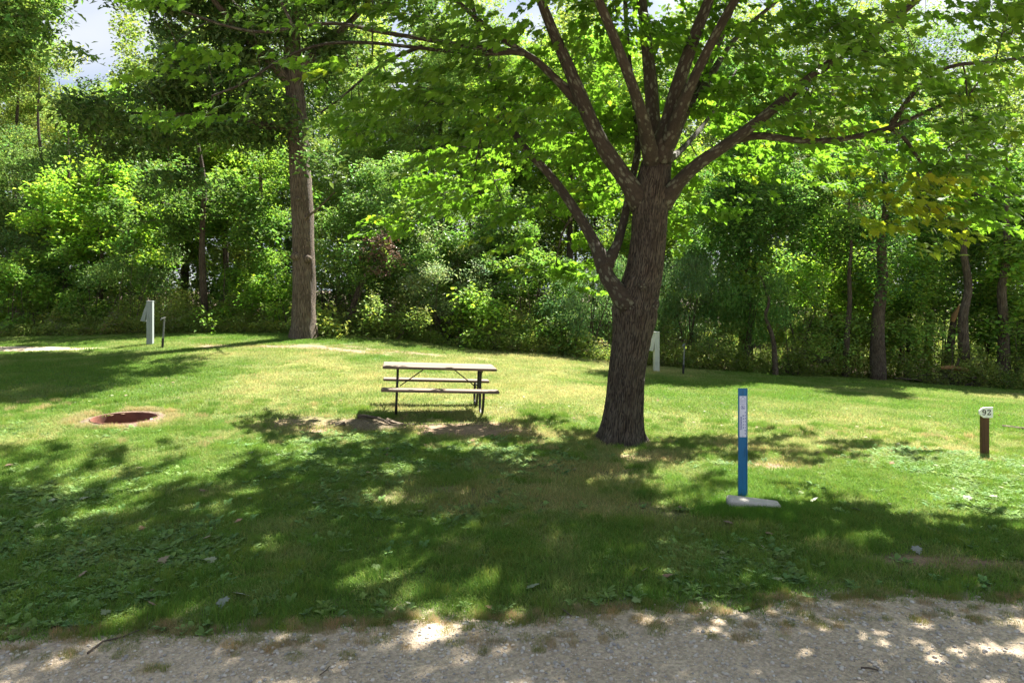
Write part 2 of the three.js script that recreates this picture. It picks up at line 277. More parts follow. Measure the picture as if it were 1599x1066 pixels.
// ───────────────────────── trees: skeleton, twigs and leaves ─────────────────────────
// nodes grow from the given limbs towards every leaf spray, so that each spray hangs on a real twig
class Skeleton {
  constructor() { this.n = []; }
  limb(pts, rad, step = 0.25) { const [P, R] = smooth(pts, rad, step); let prev = -1; P.forEach((p, i) => { this.n.push({ p, r: R[i], parent: prev, main: true, kids: 0 }); prev = this.n.length - 1; }); return [P, R]; }
  reach(targets, step = 0.35, sag = 0.06) {
    const order = targets.map((p) => { let d = 1e9; for (const k of this.n) { const q = k.p.distanceToSquared(p); if (q < d) d = q; } return [d, p]; }).sort((a, b) => a[0] - b[0]);
    for (const [, p] of order) {
      let best = 0, bd = 1e9;
      for (let i = 0; i < this.n.length; i++) { const k = this.n[i]; if (k.main && k.r < 0.004) continue; let d = k.p.distanceToSquared(p); if (k.p.y > p.y + 0.4) d *= 1.6; if (!k.main) d *= 1.15; if (d < bd) { bd = d; best = i; } }
      const a = this.n[best].p, len = Math.sqrt(bd), m = Math.max(1, Math.round(a.distanceTo(p) / step)); let prev = best;
      for (let k = 1; k <= m; k++) { const t = k / m, q = a.clone().lerp(p, t); const w = Math.sin(t * Math.PI) * len * sag; q.y += w; if (k < m) { q.x += gauss() * 0.03 * len; q.z += gauss() * 0.03 * len; } this.n.push({ p: q, r: 0, parent: prev, main: false, leaf: k === m }); prev = this.n.length - 1; }
    }
  }
  twigs(tip = 0.0035, max = 0.05) {                                 // pipe model, then one tube per unbranched run
    const n = this.n, w = new Float32Array(n.length), kids = n.map(() => []);
    for (let i = n.length - 1; i >= 0; i--) if (!n[i].main) { if (!w[i]) w[i] = 1; const p = n[i].parent; if (p >= 0) { if (!n[p].main) w[p] += w[i]; kids[p].push(i); } }
    const R = (i) => Math.min(max, tip * Math.pow(w[i], 0.42)), g = new GB();
    const run = (from, first) => {
      const pts = [n[from].p], rad = [n[from].main ? R(first) * 1.15 : Math.min(R(from), R(first) * 1.4)]; let c = first;
      for (;;) { pts.push(n[c].p); rad.push(R(c)); if (!kids[c].length) break; const s = kids[c].slice().sort((a, b) => w[b] - w[a]); for (const o of s.slice(1)) run(c, o); c = s[0]; }
      rad[rad.length - 1] *= 0.5; g.tube(pts, rad, rad[0] > 0.015 ? 6 : 4, 0, false);
    };
    n.forEach((k, i) => { if (k.main) for (const c of kids[i]) run(i, c); });
    return g.geo();
  }
}
const inBlob = ([c, r]) => { for (;;) { const v = V(rr(-1, 1), rr(-1, 1), rr(-1, 1)), l = v.length(); if (l < 1 && rnd() < 0.35 + 0.65 * l) return V(c.x + v.x * r.x, c.y + v.y * r.y, c.z + v.z * r.z); } };
// n points in a blob, gathered into clumps of about m with gaps between them
const clumped = (b, n, m, w) => { const cs = [], o = []; for (let k = 0; k < Math.max(3, n / m); k++) cs.push([inBlob(b), rr(0.4, 1.7), rr(0.25, 1.3), rr(0.5, 1.5)]); for (let k = 0; k < n; k++) { const [c, f, g, h] = cs[Math.floor(rnd() * cs.length)], d = gauss(); o.push(V(c.x + d * w * f, c.y + gauss() * w * g - 0.25 * w * d * d, c.z + gauss() * w * h)); } return o; };
// a blob given in photo pixels at a depth: middle, half width, half height, half depth in metres
const blob = (x, y, D, rx, ry, rz, dens = 1) => { const r = V(rx * D / F, ry * D / F, rz ?? (rx + ry) / 2 * D / F * 0.9); return [px(x, y, D), r, dens]; };
const vol = ([, r]) => 4.19 * r.x * r.y * r.z;
const vary = (c, k = 0.18) => { const b = 1 + gauss() * k, y = 1 + gauss() * k * 0.5; return C(c[0] * b * y, c[1] * b, c[2] * b / y); };

function plantTree({ name = 'tree', label, category = 'tree', group, limbs, bark = MAT.dark, blobs, leaf = 'broad', mat = LEAF, color = [0.06, 0.13, 0.025], per = 12, size = 1.15, tips = 90, tint, max = 0.05, limit = 3600, s = 1 }) {
  reseed(s * 7919 + 13);
  const base = limbs[0].pts[0].clone(), o = thing(name, label, category, base, group), sk = new Skeleton(), local = (p) => p.clone().sub(base);
  limbs.forEach(({ pts, rad, name: ln, segs = 8, wob = 0.25 }, i) => {
    const [P, R] = sk.limb(pts.map(local), rad, 0.3); mesh(ln ?? (i ? 'limb' : 'trunk'), new GB().tube(P, R, segs, wob).geo(), bark, o);
  });
  if (!blobs.length) return o;
  const lst = []; blobs = blobs.map(([c, r, d]) => [local(c), r, d]);
  const total = blobs.reduce((a, b) => a + vol(b) * (b[2] ?? 1), 0), N = Math.min(limit, Math.round(total * per));
  for (const b of blobs) { const n = Math.round(N * vol(b) * (b[2] ?? 1) / total); lst.push(...clumped(b, n, 15, 0.42)); }
  const own = rr(0.85, 1.4), pick = []; for (let k = 0; k < Math.min(tips, lst.length); k++) pick.push(lst[Math.floor(rnd() * lst.length)]);
  sk.reach(pick, 0.5, 0.08); mesh('twigs', sk.twigs(0.006, max), MAT.twig, o, 'stuff');
  SPRAY[leaf].forEach((g, v) => copies('foliage', g, mat, lst.filter((_, i) => i % 2 === v).map((p) => { const cl = [color[0] * 1.9, color[1] * 1.65, color[2] * 1.15]; return { p, q: turn(gauss() * 0.35, rnd() * 6.283, gauss() * 0.35), s: size * own * rr(0.6, 1.4), c: vary(cl, 0.34) }; }), o));
  return o;
}
const trunk = (pts, rad, segs, wob) => ({ pts, rad, segs, wob });

// ───────────────────────── the maple in the lawn ─────────────────────────
{
  reseed(4711);
  const base = gp(970, 690), o = thing('maple_tree', 'large spreading maple with furrowed dark trunk standing beside the picnic table lawn', 'tree', base), TD = -base.z;
  const L = (x, y, D) => px(x, y, D).sub(base), pr = (p) => p * TD / F / 2;      // p: width in photo pixels at the trunk
  const sk = new Skeleton();
  // trunk with root flare, leaning right
  const tp = [[970, 712, 92], [970, 692, 78], [971, 668, 70], [975, 630, 64], [979, 580, 61], [986, 530, 64], [991, 490, 70], [998, 457, 67], [1006, 423, 62], [1012, 380, 58], [1015, 336, 58], [1018, 300, 62], [1024, 262, 52], [1032, 225, 44]];
  const [TP, TR] = sk.limb(tp.map(([x, y]) => L(x, y, TD)), tp.map(([, , w]) => pr(w * 0.91)), 0.04);
  const tg = new GB(); tg.tube(TP, TR, 120, 0, false);
  for (let i = 0; i < tg.p.length; i += 3) {                        // flare into roots, swellings, long ridges
    const y = tg.p[i + 1], k = clamp(Math.round((y - TP[0].y) / (TP.at(-1).y - TP[0].y) * (TP.length - 1)), 0, TP.length - 1), cx = TP[k].x, cz = TP[k].z, a = Math.atan2(tg.p[i + 2] - cz, tg.p[i] - cx);
    let f = 1 + 0.05 * (fbm(Math.cos(a) * 2 + 4, Math.sin(a) * 2, y * 1.2, 3) - 0.5) * 2 + 0.035 * (fbm(Math.cos(a) * 14, Math.sin(a) * 14, y * 1.5, 2) - 0.5);
    f += 0.30 * Math.exp(-Math.max(y, 0) / 0.14) * (0.45 + 0.55 * Math.cos(a * 5 + 0.7)) * (y < 0.6 ? 1 : 0);
    f += 0.12 * Math.exp(-(((y - 1.75) / 0.22) ** 2)) * Math.max(0, Math.cos(a - 0.9)) + 0.16 * Math.exp(-(((y - 1.95) / 0.2) ** 2)) * Math.max(0, Math.cos(a - 2.6));
    const rg = Math.abs(Math.sin(a * 17 + 5 * fbm(Math.cos(a) * 3 + 9, Math.sin(a) * 3 + 9, y * 2.6, 3) + 1.6 * vnoise(Math.cos(a) * 9, Math.sin(a) * 9, y * 7))), br = fbm(Math.cos(a) * 5, Math.sin(a) * 5, y * 6, 2);
    f += (Math.pow(rg, 0.6) - 0.6) * 0.075 * (0.5 + br) + (fbm(Math.cos(a) * 22, Math.sin(a) * 22, y * 12, 2) - 0.5) * 0.03;
    tg.p[i] = cx + (tg.p[i] - cx) * f; tg.p[i + 2] = cz + (tg.p[i + 2] - cz) * f;
  }
  mesh('trunk', tg.geo(), MAT.maple, o);
  const limb = (list, D0, D1, w0, w1, segs = 12, nm = 'limb') => {   // [x, y] pixels, depth and width run linearly
    const n = list.length - 1, pts = list.map(([x, y, d], i) => L(x, y, d ?? lerp(D0, D1, i / n))), rad = list.map((_, i) => pr(lerp(w0, w1, Math.pow(i / n, 0.8)) * (i ? 0.69 : 0.95))), [P, R] = sk.limb(pts, rad, 0.15);
    return mesh(nm, new GB().tube(P, R, segs, 0.3).geo(), MAT.limb, o);
  };
  const T = TD;
  limb([[1004, 318], [978, 282], [940, 225], [912, 165], [890, 110], [862, 45], [845, 0], [815, -120], [790, -230]], T, T - 1.0, 46, 12);
  limb([[982, 478], [962, 452], [946, 428], [944, 408]], T - 0.15, T - 0.1, 44, 30);                                     // the low stub with its collar
  limb([[946, 420], [930, 382], [900, 330], [860, 275], [815, 226], [790, 180], [765, 110], [738, 10], [715, -90]], T - 0.1, T + 1.2, 30, 9);
  limb([[944, 415], [962, 385], [974, 345], [985, 290], [996, 235], [992, 170], [983, 100], [976, 0], [970, -150]], T - 0.1, T + 1.4, 26, 9);
  limb([[1022, 270], [1020, 190], [1014, 110], [1006, 40], [998, -40], [985, -200], [990, -330]], T + 0.1, T + 0.4, 42, 12);
  limb([[1030, 250], [1044, 190], [1058, 135], [1084, 60], [1107, 0], [1150, -120], [1200, -250]], T - 0.1, T - 1.4, 44, 12);
  limb([[1034, 240], [1064, 185], [1092, 130], [1130, 45], [1160, -40], [1200, -180]], T + 0.1, T + 1.8, 36, 10);
  limb([[1094, 150], [1130, 85], [1160, 48], [1215, 0], [1300, -80]], T + 0.5, T + 2.2, 18, 7, 8);
  limb([[1034, 318], [1060, 284], [1092, 254], [1130, 229], [1165, 204], [1210, 168], [1258, 128], [1310, 88], [1345, 66], [1420, 10], [1500, -60]], T, T - 2.6, 34, 10);
  limb([[1150, 216], [1178, 212], [1210, 214], [1255, 220], [1300, 219], [1345, 211], [1390, 199], [1440, 178], [1500, 150]], T - 0.75, T - 1.9, 18, 7, 8);
  limb([[1390, 200], [1412, 215], [1430, 240], [1448, 266], [1475, 284], [1510, 296], [1560, 318]], T - 1.5, T - 1.2, 8, 3.5, 6);
  limb([[1432, 262], [1438, 290], [1448, 320], [1468, 350]], T - 1.3, T - 0.8, 5, 2.5, 5);
  limb([[1392, 195], [1440, 130], [1480, 105], [1560, 95], [1640, 85]], T - 1.6, T - 2.6, 10, 5, 6);
  limb([[905, 160], [870, 125], [838, 95], [815, 80], [770, 50], [712, 0], [650, -60]], T - 0.3, T - 0.8, 20, 8, 8);
  limb([[818, 82], [760, 76], [700, 67], [640, 57], [585, 48], [530, 37], [470, 40], [410, 50], [360, 42], [310, 26], [270, 12]], T - 0.6, T - 2.2, 12, 4, 7);
  limb([[808, 80], [760, 84], [700, 80], [640, 73], [560, 66], [500, 70], [440, 92], [380, 130], [330, 150]], T - 0.6, T - 1.8, 10, 4, 7);
  limb([[660, 72], [610, 92], [570, 120], [535, 150], [500, 176]], T - 0.9, T - 0.6, 7, 3.5, 6);
  limb([[900, 330], [880, 360], [870, 400], [868, 425]], T + 0.8, T + 1.6, 7, 3, 5);
  limb([[1040, 250], [1062, 236], [1090, 205], [1120, 165], [1150, 110]], T + 0.1, T + 3, 20, 6, 8);
  limb([[1020, 255], [1000, 170], [960, 60], [900, -80], [860, -200]], T - 0.1, T - 3.2, 30, 9, 8);                        // towards the camera, over the frame
  limb([[1036, 240], [1085, 120], [1160, -20], [1260, -160]], T - 0.1, T - 3.0, 30, 9, 8);
  limb([[1018, 250], [990, 150], [950, 40], [920, -90]], T + 0.1, T + 3.0, 28, 9, 8);
  for (const [x, y, w, h, a] of [[1018, 478, 13, 24, -0.35], [981, 480, 12, 26, 0.1], [997, 447, 12, 17, 0.2], [941, 426, 12, 9, 0]]) {            // healed branch scars and the cut stub
    const s = new THREE.SphereGeometry(1, 14, 10), m = mesh('branch_scar', s, MAT.limb, o); const p = L(x, y, TD); p.z += x < 950 ? 0.10 : Math.sqrt(Math.max(0.02, pr(66) ** 2 - ((x - (991 + (490 - y) * 0.2)) * TD / F) ** 2)) - 0.01; m.position.copy(p); m.scale.set(w * TD / F / 2, h * TD / F / 2, 0.045); m.rotation.z = a;
  }
  // where the leaves are: masses seen in the picture, then the rest of the crown above it
  const B = [[1250, 75, 8.0, 170, 80], [1400, 70, 7.2, 140, 85], [1550, 55, 6.6, 110, 95], [1400, 180, 8.4, 140, 60], [1535, 200, 7.6, 100, 100], [1565, 340, 8.4, 62, 80], [1425, 322, 8.9, 88, 42, 0.9], [1300, 170, 9.3, 100, 60], [1180, 130, 10.2, 110, 70], [1200, 30, 9, 120, 60], [1090, 60, 9.8, 80, 70],
    [880, 375, 11.3, 68, 66], [785, 330, 11.0, 85, 62], [720, 270, 9.8, 95, 65], [680, 205, 8.4, 95, 55], [765, 180, 9.0, 100, 70], [855, 170, 10.6, 95, 90], [905, 265, 11.4, 60, 60], [1080, 320, 11.6, 60, 60], [960, 150, 11.4, 90, 90],
    [640, 130, 8.2, 90, 60], [560, 110, 8.0, 80, 55], [450, 45, 7.6, 110, 50], [330, 55, 7.4, 85, 55], [250, 95, 7.2, 50, 45], [265, 165, 7.3, 45, 24], [545, 200, 8.6, 65, 45], [510, 150, 8.0, 50, 40], [700, 45, 8.2, 120, 50], [800, 50, 9.0, 100, 60], [900, 40, 10, 100, 60], [1000, 50, 11, 80, 60], [1330, 260, 9.4, 60, 30], [1120, 250, 11, 60, 40], [720, 300, 13.2, 95, 70], [850, 260, 13.6, 95, 80], [950, 310, 13.0, 60, 60], [640, 330, 13, 50, 40], [1090, 180, 13, 80, 70], [1365, 232, 13.4, 80, 42], [1250, 215, 13, 80, 50], [1190, 262, 12.4, 55, 36]]
    .map(([x, y, D, rx, ry, rz]) => { const b = blob(x, y, D, rx, ry, rz); b[0].sub(base); b[2] = x < 660 && D < 9 ? 0.42 : 1; return b; });
  const tgt = [];
  for (const b of B) { const n = Math.round((vol(b) * 15 + 14) * b[2]); tgt.push(...clumped(b, n, 7, 0.4)); }
  const crown = [V(0.3, 8.0, -0.2), V(6.7, 4.2, 5.6)];
  const upper = clumped(crown, 11000, 9, 0.42); for (let k = 0; k < 3800 && upper.length;) { const p = upper.pop(); const w = p.clone().add(base), sy = HORIZON - (w.y - EYE) * F / -w.z; if (p.y < 4.3 || (sy > -20 && sy < 1066 && w.z < -1)) continue; tgt.push(p); k++; }
  // openings in the crown: no spray stands between the sun and these places (photo x, y, radius m), nor the picnic table
  const open = [[590, 785, 0.55], [510, 795, 0.4], [745, 735, 0.4], [870, 720, 0.45], [790, 775, 0.25], [430, 838, 0.3], [560, 890, 0.45], [985, 1012, 0.34], [640, 985, 0.22], [590, 1000, 0.2], [900, 990, 0.2], [940, 975, 0.18], [1400, 812, 0.45], [1340, 850, 0.25], [150, 742, 0.5], [250, 825, 0.35], [60, 905, 0.35], [320, 775, 0.35], [1320, 950, 0.22], [1480, 760, 0.5], [690, 865, 0.25], [1010, 820, 0.22], [820, 850, 0.2], [1180, 745, 0.3], [1420, 960, 0.25], [230, 1050, 0.2], [1540, 850, 0.4]].map(([x, y, r]) => [gp(x, y), r]);
  open.push([gp(630, 634), 1.0], [gp(686, 630), 1.1], [gp(745, 632), 1.0], [gp(690, 605), 1.2], [gp(625, 650), 0.9], [gp(686, 650), 0.9], [gp(745, 650), 0.9]);
  const kx = SUN.x / SUN.y, kz = SUN.z / SUN.y;
  const kept = tgt.filter((p) => { const w = p.clone().add(base); return !open.some(([g, r]) => { const h = w.y - g.y - (r >= 0.8 ? 0.6 : 0); return Math.hypot(w.x - kx * h - g.x, w.z - kz * h - g.z) < (r >= 0.8 ? r + 0.4 : r * 0.75 + 0.05); }); });
  tgt.length = 0; tgt.push(...kept);
  sk.reach(tgt, 0.35, 0.05);
  mesh('twigs', sk.twigs(0.0032, 0.04), MAT.limb, o, 'stuff');
  // leaves in opposite pairs along the last half metre of every twig
  const leaves = [];
  for (const p of tgt) {
    const a = Math.atan2(p.z, p.x) + gauss() * 0.7, dir = V(Math.cos(a), rr(-0.35, 0.1), Math.sin(a)).normalize(), w0 = p.clone().add(base), n = 14 + Math.floor(rnd() * 8);
    const wx = 799.5 - w0.x * F / w0.z, wy = HORIZON + (w0.y - EYE) * F / w0.z, yellow = clamp((wx > 1335 && wx < 1515 && wy > 265 && wy < 390 ? 0.6 : 0) + (rnd() < 0.04 ? 0.4 : 0)), hue = gauss();
    for (let k = 0; k < n; k++) {
      const t = k / n, q = p.clone().addScaledVector(dir, (t - 0.65) * 0.55), sd = k % 2 ? 1 : -1, ya = -a + Math.PI / 2 + sd * rr(0.4, 1.4) * (1 - t * 0.6);
      q.add(V(Math.cos(a + sd * 1.57) * 0.06 + gauss() * 0.05, gauss() * 0.045 - 0.03, Math.sin(a + sd * 1.57) * 0.06 + gauss() * 0.05));
      const c = mixc([0.14, 0.28, 0.018], [0.42, 0.42, 0.02], yellow * rr(0.4, 1)), b = 1 + gauss() * 0.25 + hue * 0.14;
      leaves.push({ p: q, q: turn(rr(-0.1, 1.15), ya + gauss() * 0.5, gauss() * 0.5), s: rr(0.07, 0.138), c: C(c[0] * b * (1 + hue * 0.08), c[1] * b, c[2] * b) });
    }
  }
  // the leaves that show largest are parts of their own, the rest is one mass
  const seen = (k) => { const w = k.p.clone().add(base), D = -w.z; if (D < 1) return 0; const x = 799.5 + w.x * F / D, y = HORIZON - (w.y - EYE) * F / D; return x > 5 && x < 1594 && y > 5 ? k.s / D : 0; };
  leaves.sort((a, b) => seen(b) - seen(a));
  const tones = [];
  leaves.slice(0, 300).forEach((k) => {
    let m = tones.find((t) => Math.abs(t.color.g - k.c.g) < 0.035 && Math.abs(t.color.r - k.c.r) < 0.035); if (!m) { m = MAPLE_LEAF.clone(); m.color.copy(k.c); tones.push(m); }
    const l = mesh('leaf', MAPLE_GEO, m, o); l.position.copy(k.p); l.quaternion.copy(k.q); l.scale.setScalar(k.s);
  });
  copies('foliage', MAPLE_GEO, MAPLE_LEAF, leaves.slice(300), o);
  
}

// ───────────────────────── the oak and the trees along the wood's edge ─────────────────────────
const foot = (x, D, dy = -0.15) => V((x - 799.5) * D / F, land((x - 799.5) * D / F, -D) + dy, -D);
const oak = plantTree({
  name: 'oak_tree', label: 'thick straight pale-barked oak at the wood edge, left of the picnic table', s: 1, bark: MAT.oak, leaf: 'oak', color: [0.05, 0.105, 0.03], mat: GLOSSY, per: 10, tips: 260, max: 0.07, limit: 9000,
  limbs: [trunk([foot(474, 21.2), px(474, 505, 21.2), px(474, 430, 21.2), px(472, 340, 21.2), px(468, 260, 21.2), px(463, 180, 21.2), px(458, 110, 21.2), px(455, 20, 21.2), px(452, -120, 21.2), px(455, -260, 21.2)], [0.50, 0.38, 0.35, 0.335, 0.32, 0.30, 0.27, 0.22, 0.15, 0.06], 28, 0.22),
    trunk([px(463, 196, 21.2), px(420, 196, 20.9), px(360, 186, 20.4), px(280, 180, 20), px(200, 176, 19.5)], [0.17, 0.14, 0.11, 0.08, 0.03]),
    trunk([px(460, 140, 21.2), px(436, 112, 21), px(400, 75, 20.6), px(350, 20, 20), px(300, -40, 19.5)], [0.18, 0.16, 0.13, 0.09, 0.03]),
    trunk([px(459, 130, 21.2), px(480, 96, 21.3), px(500, 78, 21.5), px(560, 20, 22), px(620, -50, 22.5)], [0.17, 0.15, 0.13, 0.09, 0.03]),
    trunk([px(472, 345, 21), px(500, 322, 20.6), px(522, 300, 20.3)], [0.04, 0.03, 0.015])],
  blobs: [blob(260, 175, 20, 130, 55), blob(160, 165, 19.3, 75, 50), blob(380, 205, 20.4, 95, 55), blob(475, 225, 20.2, 45, 40), blob(230, 245, 20, 100, 45, 1.2, 0.6), blob(330, 95, 20.5, 110, 70, 1.6, 0.8), blob(480, 50, 21.4, 150, 75, 2, 0.8), blob(440, -80, 20.8, 230, 110, 3.6, 0.7), blob(250, -40, 19.5, 90, 50, 2, 0.7), blob(590, 10, 22, 90, 60, 1.8, 0.7), blob(430, -240, 21, 170, 100, 3.2, 0.6)],
});
for (const [x, y, w, h, d] of [[466, 401, 0.16, 0.13, 0.3], [485, 405, 0.13, 0.12, 0.3], [470, 313, 0.12, 0.08, 0.28]]) { const k = mesh('burl', new THREE.IcosahedronGeometry(1, 3), MAT.oak, oak); k.position.copy(px(x, y, 21.2)).sub(oak.position); k.position.z += d; k.scale.set(w, h, 0.1); }
const ONE = (x, D, top, r, lean = 0) => { reseed(x * 31 + D * 7 | 0); const P = [foot(x, D)], R = [r * 1.3]; for (let k = 1; k <= 6; k++) { const t = k / 6; P.push(px(x + lean * t + gauss() * 5, lerp(555, top, t), D + gauss() * 0.12)); R.push(r * (1 - 0.85 * Math.pow(t, 1.3))); } return [trunk(P, R)]; };
const EDGE = [
  // x, D, top y, radius, lean | blobs | leaf, colour, options, label
  [-70, 18, -250, 0.24, 30, [[10, 25, 17.6, 95, 55], [85, 60, 17.4, 48, 40], [20, 110, 17.6, 50, 28], [-80, -60, 18, 170, 140], [-120, 120, 18, 100, 90]], 'oak', [0.085, 0.17, 0.04], { per: 8 }, 'tree with leafy boughs hanging into the top left corner of the picture'],
  [25, 33, 60, 0.16, 5, [[25, 165, 33, 75, 80], [60, 90, 33, 40, 40]], 'fine', [0.12, 0.19, 0.05], {}, 'pale yellow-green tree at the far left below the patch of sky'],
  [60, 29, 120, 0.15, 0, [[60, 290, 29, 115, 90], [40, 400, 28, 90, 70]], 'fine', [0.07, 0.14, 0.04], {}, 'grey-green tree at the far left above the leafy mound'],
  [160, 25.5, 210, 0.09, -5, [[150, 290, 25.5, 85, 75], [200, 370, 25.5, 60, 60], [110, 350, 25.3, 55, 55]], 'broad', [0.13, 0.26, 0.03], {}, 'bright yellow-green young tree with dark forked stem left of the grey post'],
  [95, 26, 200, 0.14, 12, [[90, 430, 26, 70, 40]], 'broad', [0.06, 0.14, 0.03], {}, 'leaning dark trunk behind the bright young tree on the left'],
  [318, 23.6, 150, 0.15, -8, [[290, 300, 23.6, 85, 70], [350, 340, 23.8, 60, 60], [230, 350, 24, 60, 55]], 'broad', [0.065, 0.14, 0.03], {}, 'slender dark trunk between the grey post and the pale oak'],
  [405, 26, 120, 0.13, 3, [[410, 300, 26, 75, 70], [430, 380, 25, 60, 60], [370, 420, 25, 50, 50]], 'broad', [0.085, 0.18, 0.03], {}, 'dark stem half hidden in bright leaves just left of the pale oak'],
  [250, 30, 60, 0.16, 0, [[250, 300, 30, 110, 110], [180, 200, 30, 70, 60]], 'broad', [0.10, 0.20, 0.03], {}, 'sunlit tree deep in the wood above the grey post'],
  [350, 31, 60, 0.16, 0, [[360, 210, 31, 90, 90]], 'broad', [0.12, 0.22, 0.03], {}, 'backlit tree glowing behind the limb of the pale oak'],
  [556, 32, 90, 0.17, 6, [[560, 240, 32, 85, 75], [590, 150, 32, 60, 60], [520, 330, 31, 70, 60]], 'fine', [0.11, 0.20, 0.05], {}, 'silvery tree right behind the pale oak below the bright gap of sky'],
  [690, 35, 30, 0.22, -4, [[690, 190, 35, 80, 90], [730, 90, 35, 70, 70]], 'fine', [0.08, 0.16, 0.04], {}, 'tall grey trunk in the wood between the oak and the maple'],
  [770, 33, 60, 0.18, 6, [[780, 240, 33, 85, 90], [800, 130, 34, 80, 70]], 'broad', [0.10, 0.20, 0.03], {}, 'green tree behind the lower left limb of the maple'],
  [890, 33, 60, 0.18, 0, [[890, 260, 33, 80, 100], [930, 130, 34, 80, 80]], 'broad', [0.11, 0.22, 0.03], {}, 'bright tree behind the upper limbs of the maple'],
  [1010, 31, 80, 0.16, 0, [[1050, 300, 31, 90, 90], [1000, 400, 29, 80, 60]], 'broad', [0.11, 0.21, 0.03], {}, 'bright tree right behind the trunk of the maple'],
  [1163, 24.3, 40, 0.24, 4, [[1165, 300, 24.2, 72, 130], [1110, 330, 24.4, 45, 110], [1215, 330, 24.3, 45, 120], [1165, 150, 24.6, 80, 70]], 'vine', [0.06, 0.15, 0.035], { limit: 5000 }, 'dark tree shrouded in hanging vines above the dark arching thicket'],
  [1290, 34, 60, 0.14, -30, [[1265, 330, 34, 60, 90], [1290, 420, 33, 60, 60]], 'fine', [0.12, 0.16, 0.09], {}, 'thin grey tree with sparse foliage seen through the gap right of the vines'],
  [1300, 37, 40, 0.14, -2, [[1310, 250, 37, 60, 90]], 'fine', [0.10, 0.15, 0.06], {}, 'thin dark trunk farther back in the gap right of the vines'],
  [1212, 22.2, 430, 0.085, -25, [[1195, 425, 22.9, 45, 35]], 'broad', [0.10, 0.19, 0.03], { tips: 40 }, 'leaning slim bare stem at the right end of the dark arching thicket'],
  [1321, 22.8, 300, 0.10, 8, [[1330, 400, 23, 50, 70], [1310, 310, 23.2, 45, 60]], 'vine', [0.085, 0.18, 0.035], { tips: 60 }, 'slim curved reddish trunk left of the thick vine-clad trunk'],
  [1372, 22.7, 210, 0.22, 12, [[1382, 400, 22.7, 34, 100, 0.8], [1385, 250, 22.8, 55, 90], [1360, 330, 23.2, 45, 80]], 'vine', [0.05, 0.13, 0.03], { limit: 3600 }, 'thick crooked dark trunk clad in vines right of the fallen log'],
  [1448, 26, 210, 0.15, 4, [[1450, 330, 26, 70, 110], [1430, 450, 25, 60, 60]], 'broad', [0.08, 0.17, 0.03], {}, 'dark tree behind the brush pile'],
  [1512, 22.7, 230, 0.16, -6, [[1500, 330, 24.4, 55, 90], [1520, 440, 24.2, 45, 55]], 'vine', [0.055, 0.13, 0.03], {}, 'grey trunk rising from behind the brush pile near the splintered stump'],
  [1568, 22.6, 240, 0.17, 4, [[1570, 420, 23.2, 45, 70], [1600, 300, 23.6, 60, 90], [1560, 520, 23, 35, 35]], 'broad', [0.10, 0.21, 0.03], {}, 'brown trunk at the right margin of the picture with light leaves round it'],
  [1660, 25, 200, 0.2, 0, [[1640, 330, 25, 80, 140], [1640, 500, 24, 50, 60]], 'broad', [0.07, 0.15, 0.03], {}, 'tree standing partly outside the right margin of the picture'],
];
EDGE.forEach(([x, D, top, r, lean, bl, leaf, color, opt, label], i) => plantTree({ name: 'woodland_tree', label, group: 'trees at the edge of the wood', s: 20 + i, limbs: ONE(x, D, top, r, lean), blobs: bl.map((b) => blob(...b)), leaf, color, ...opt }));

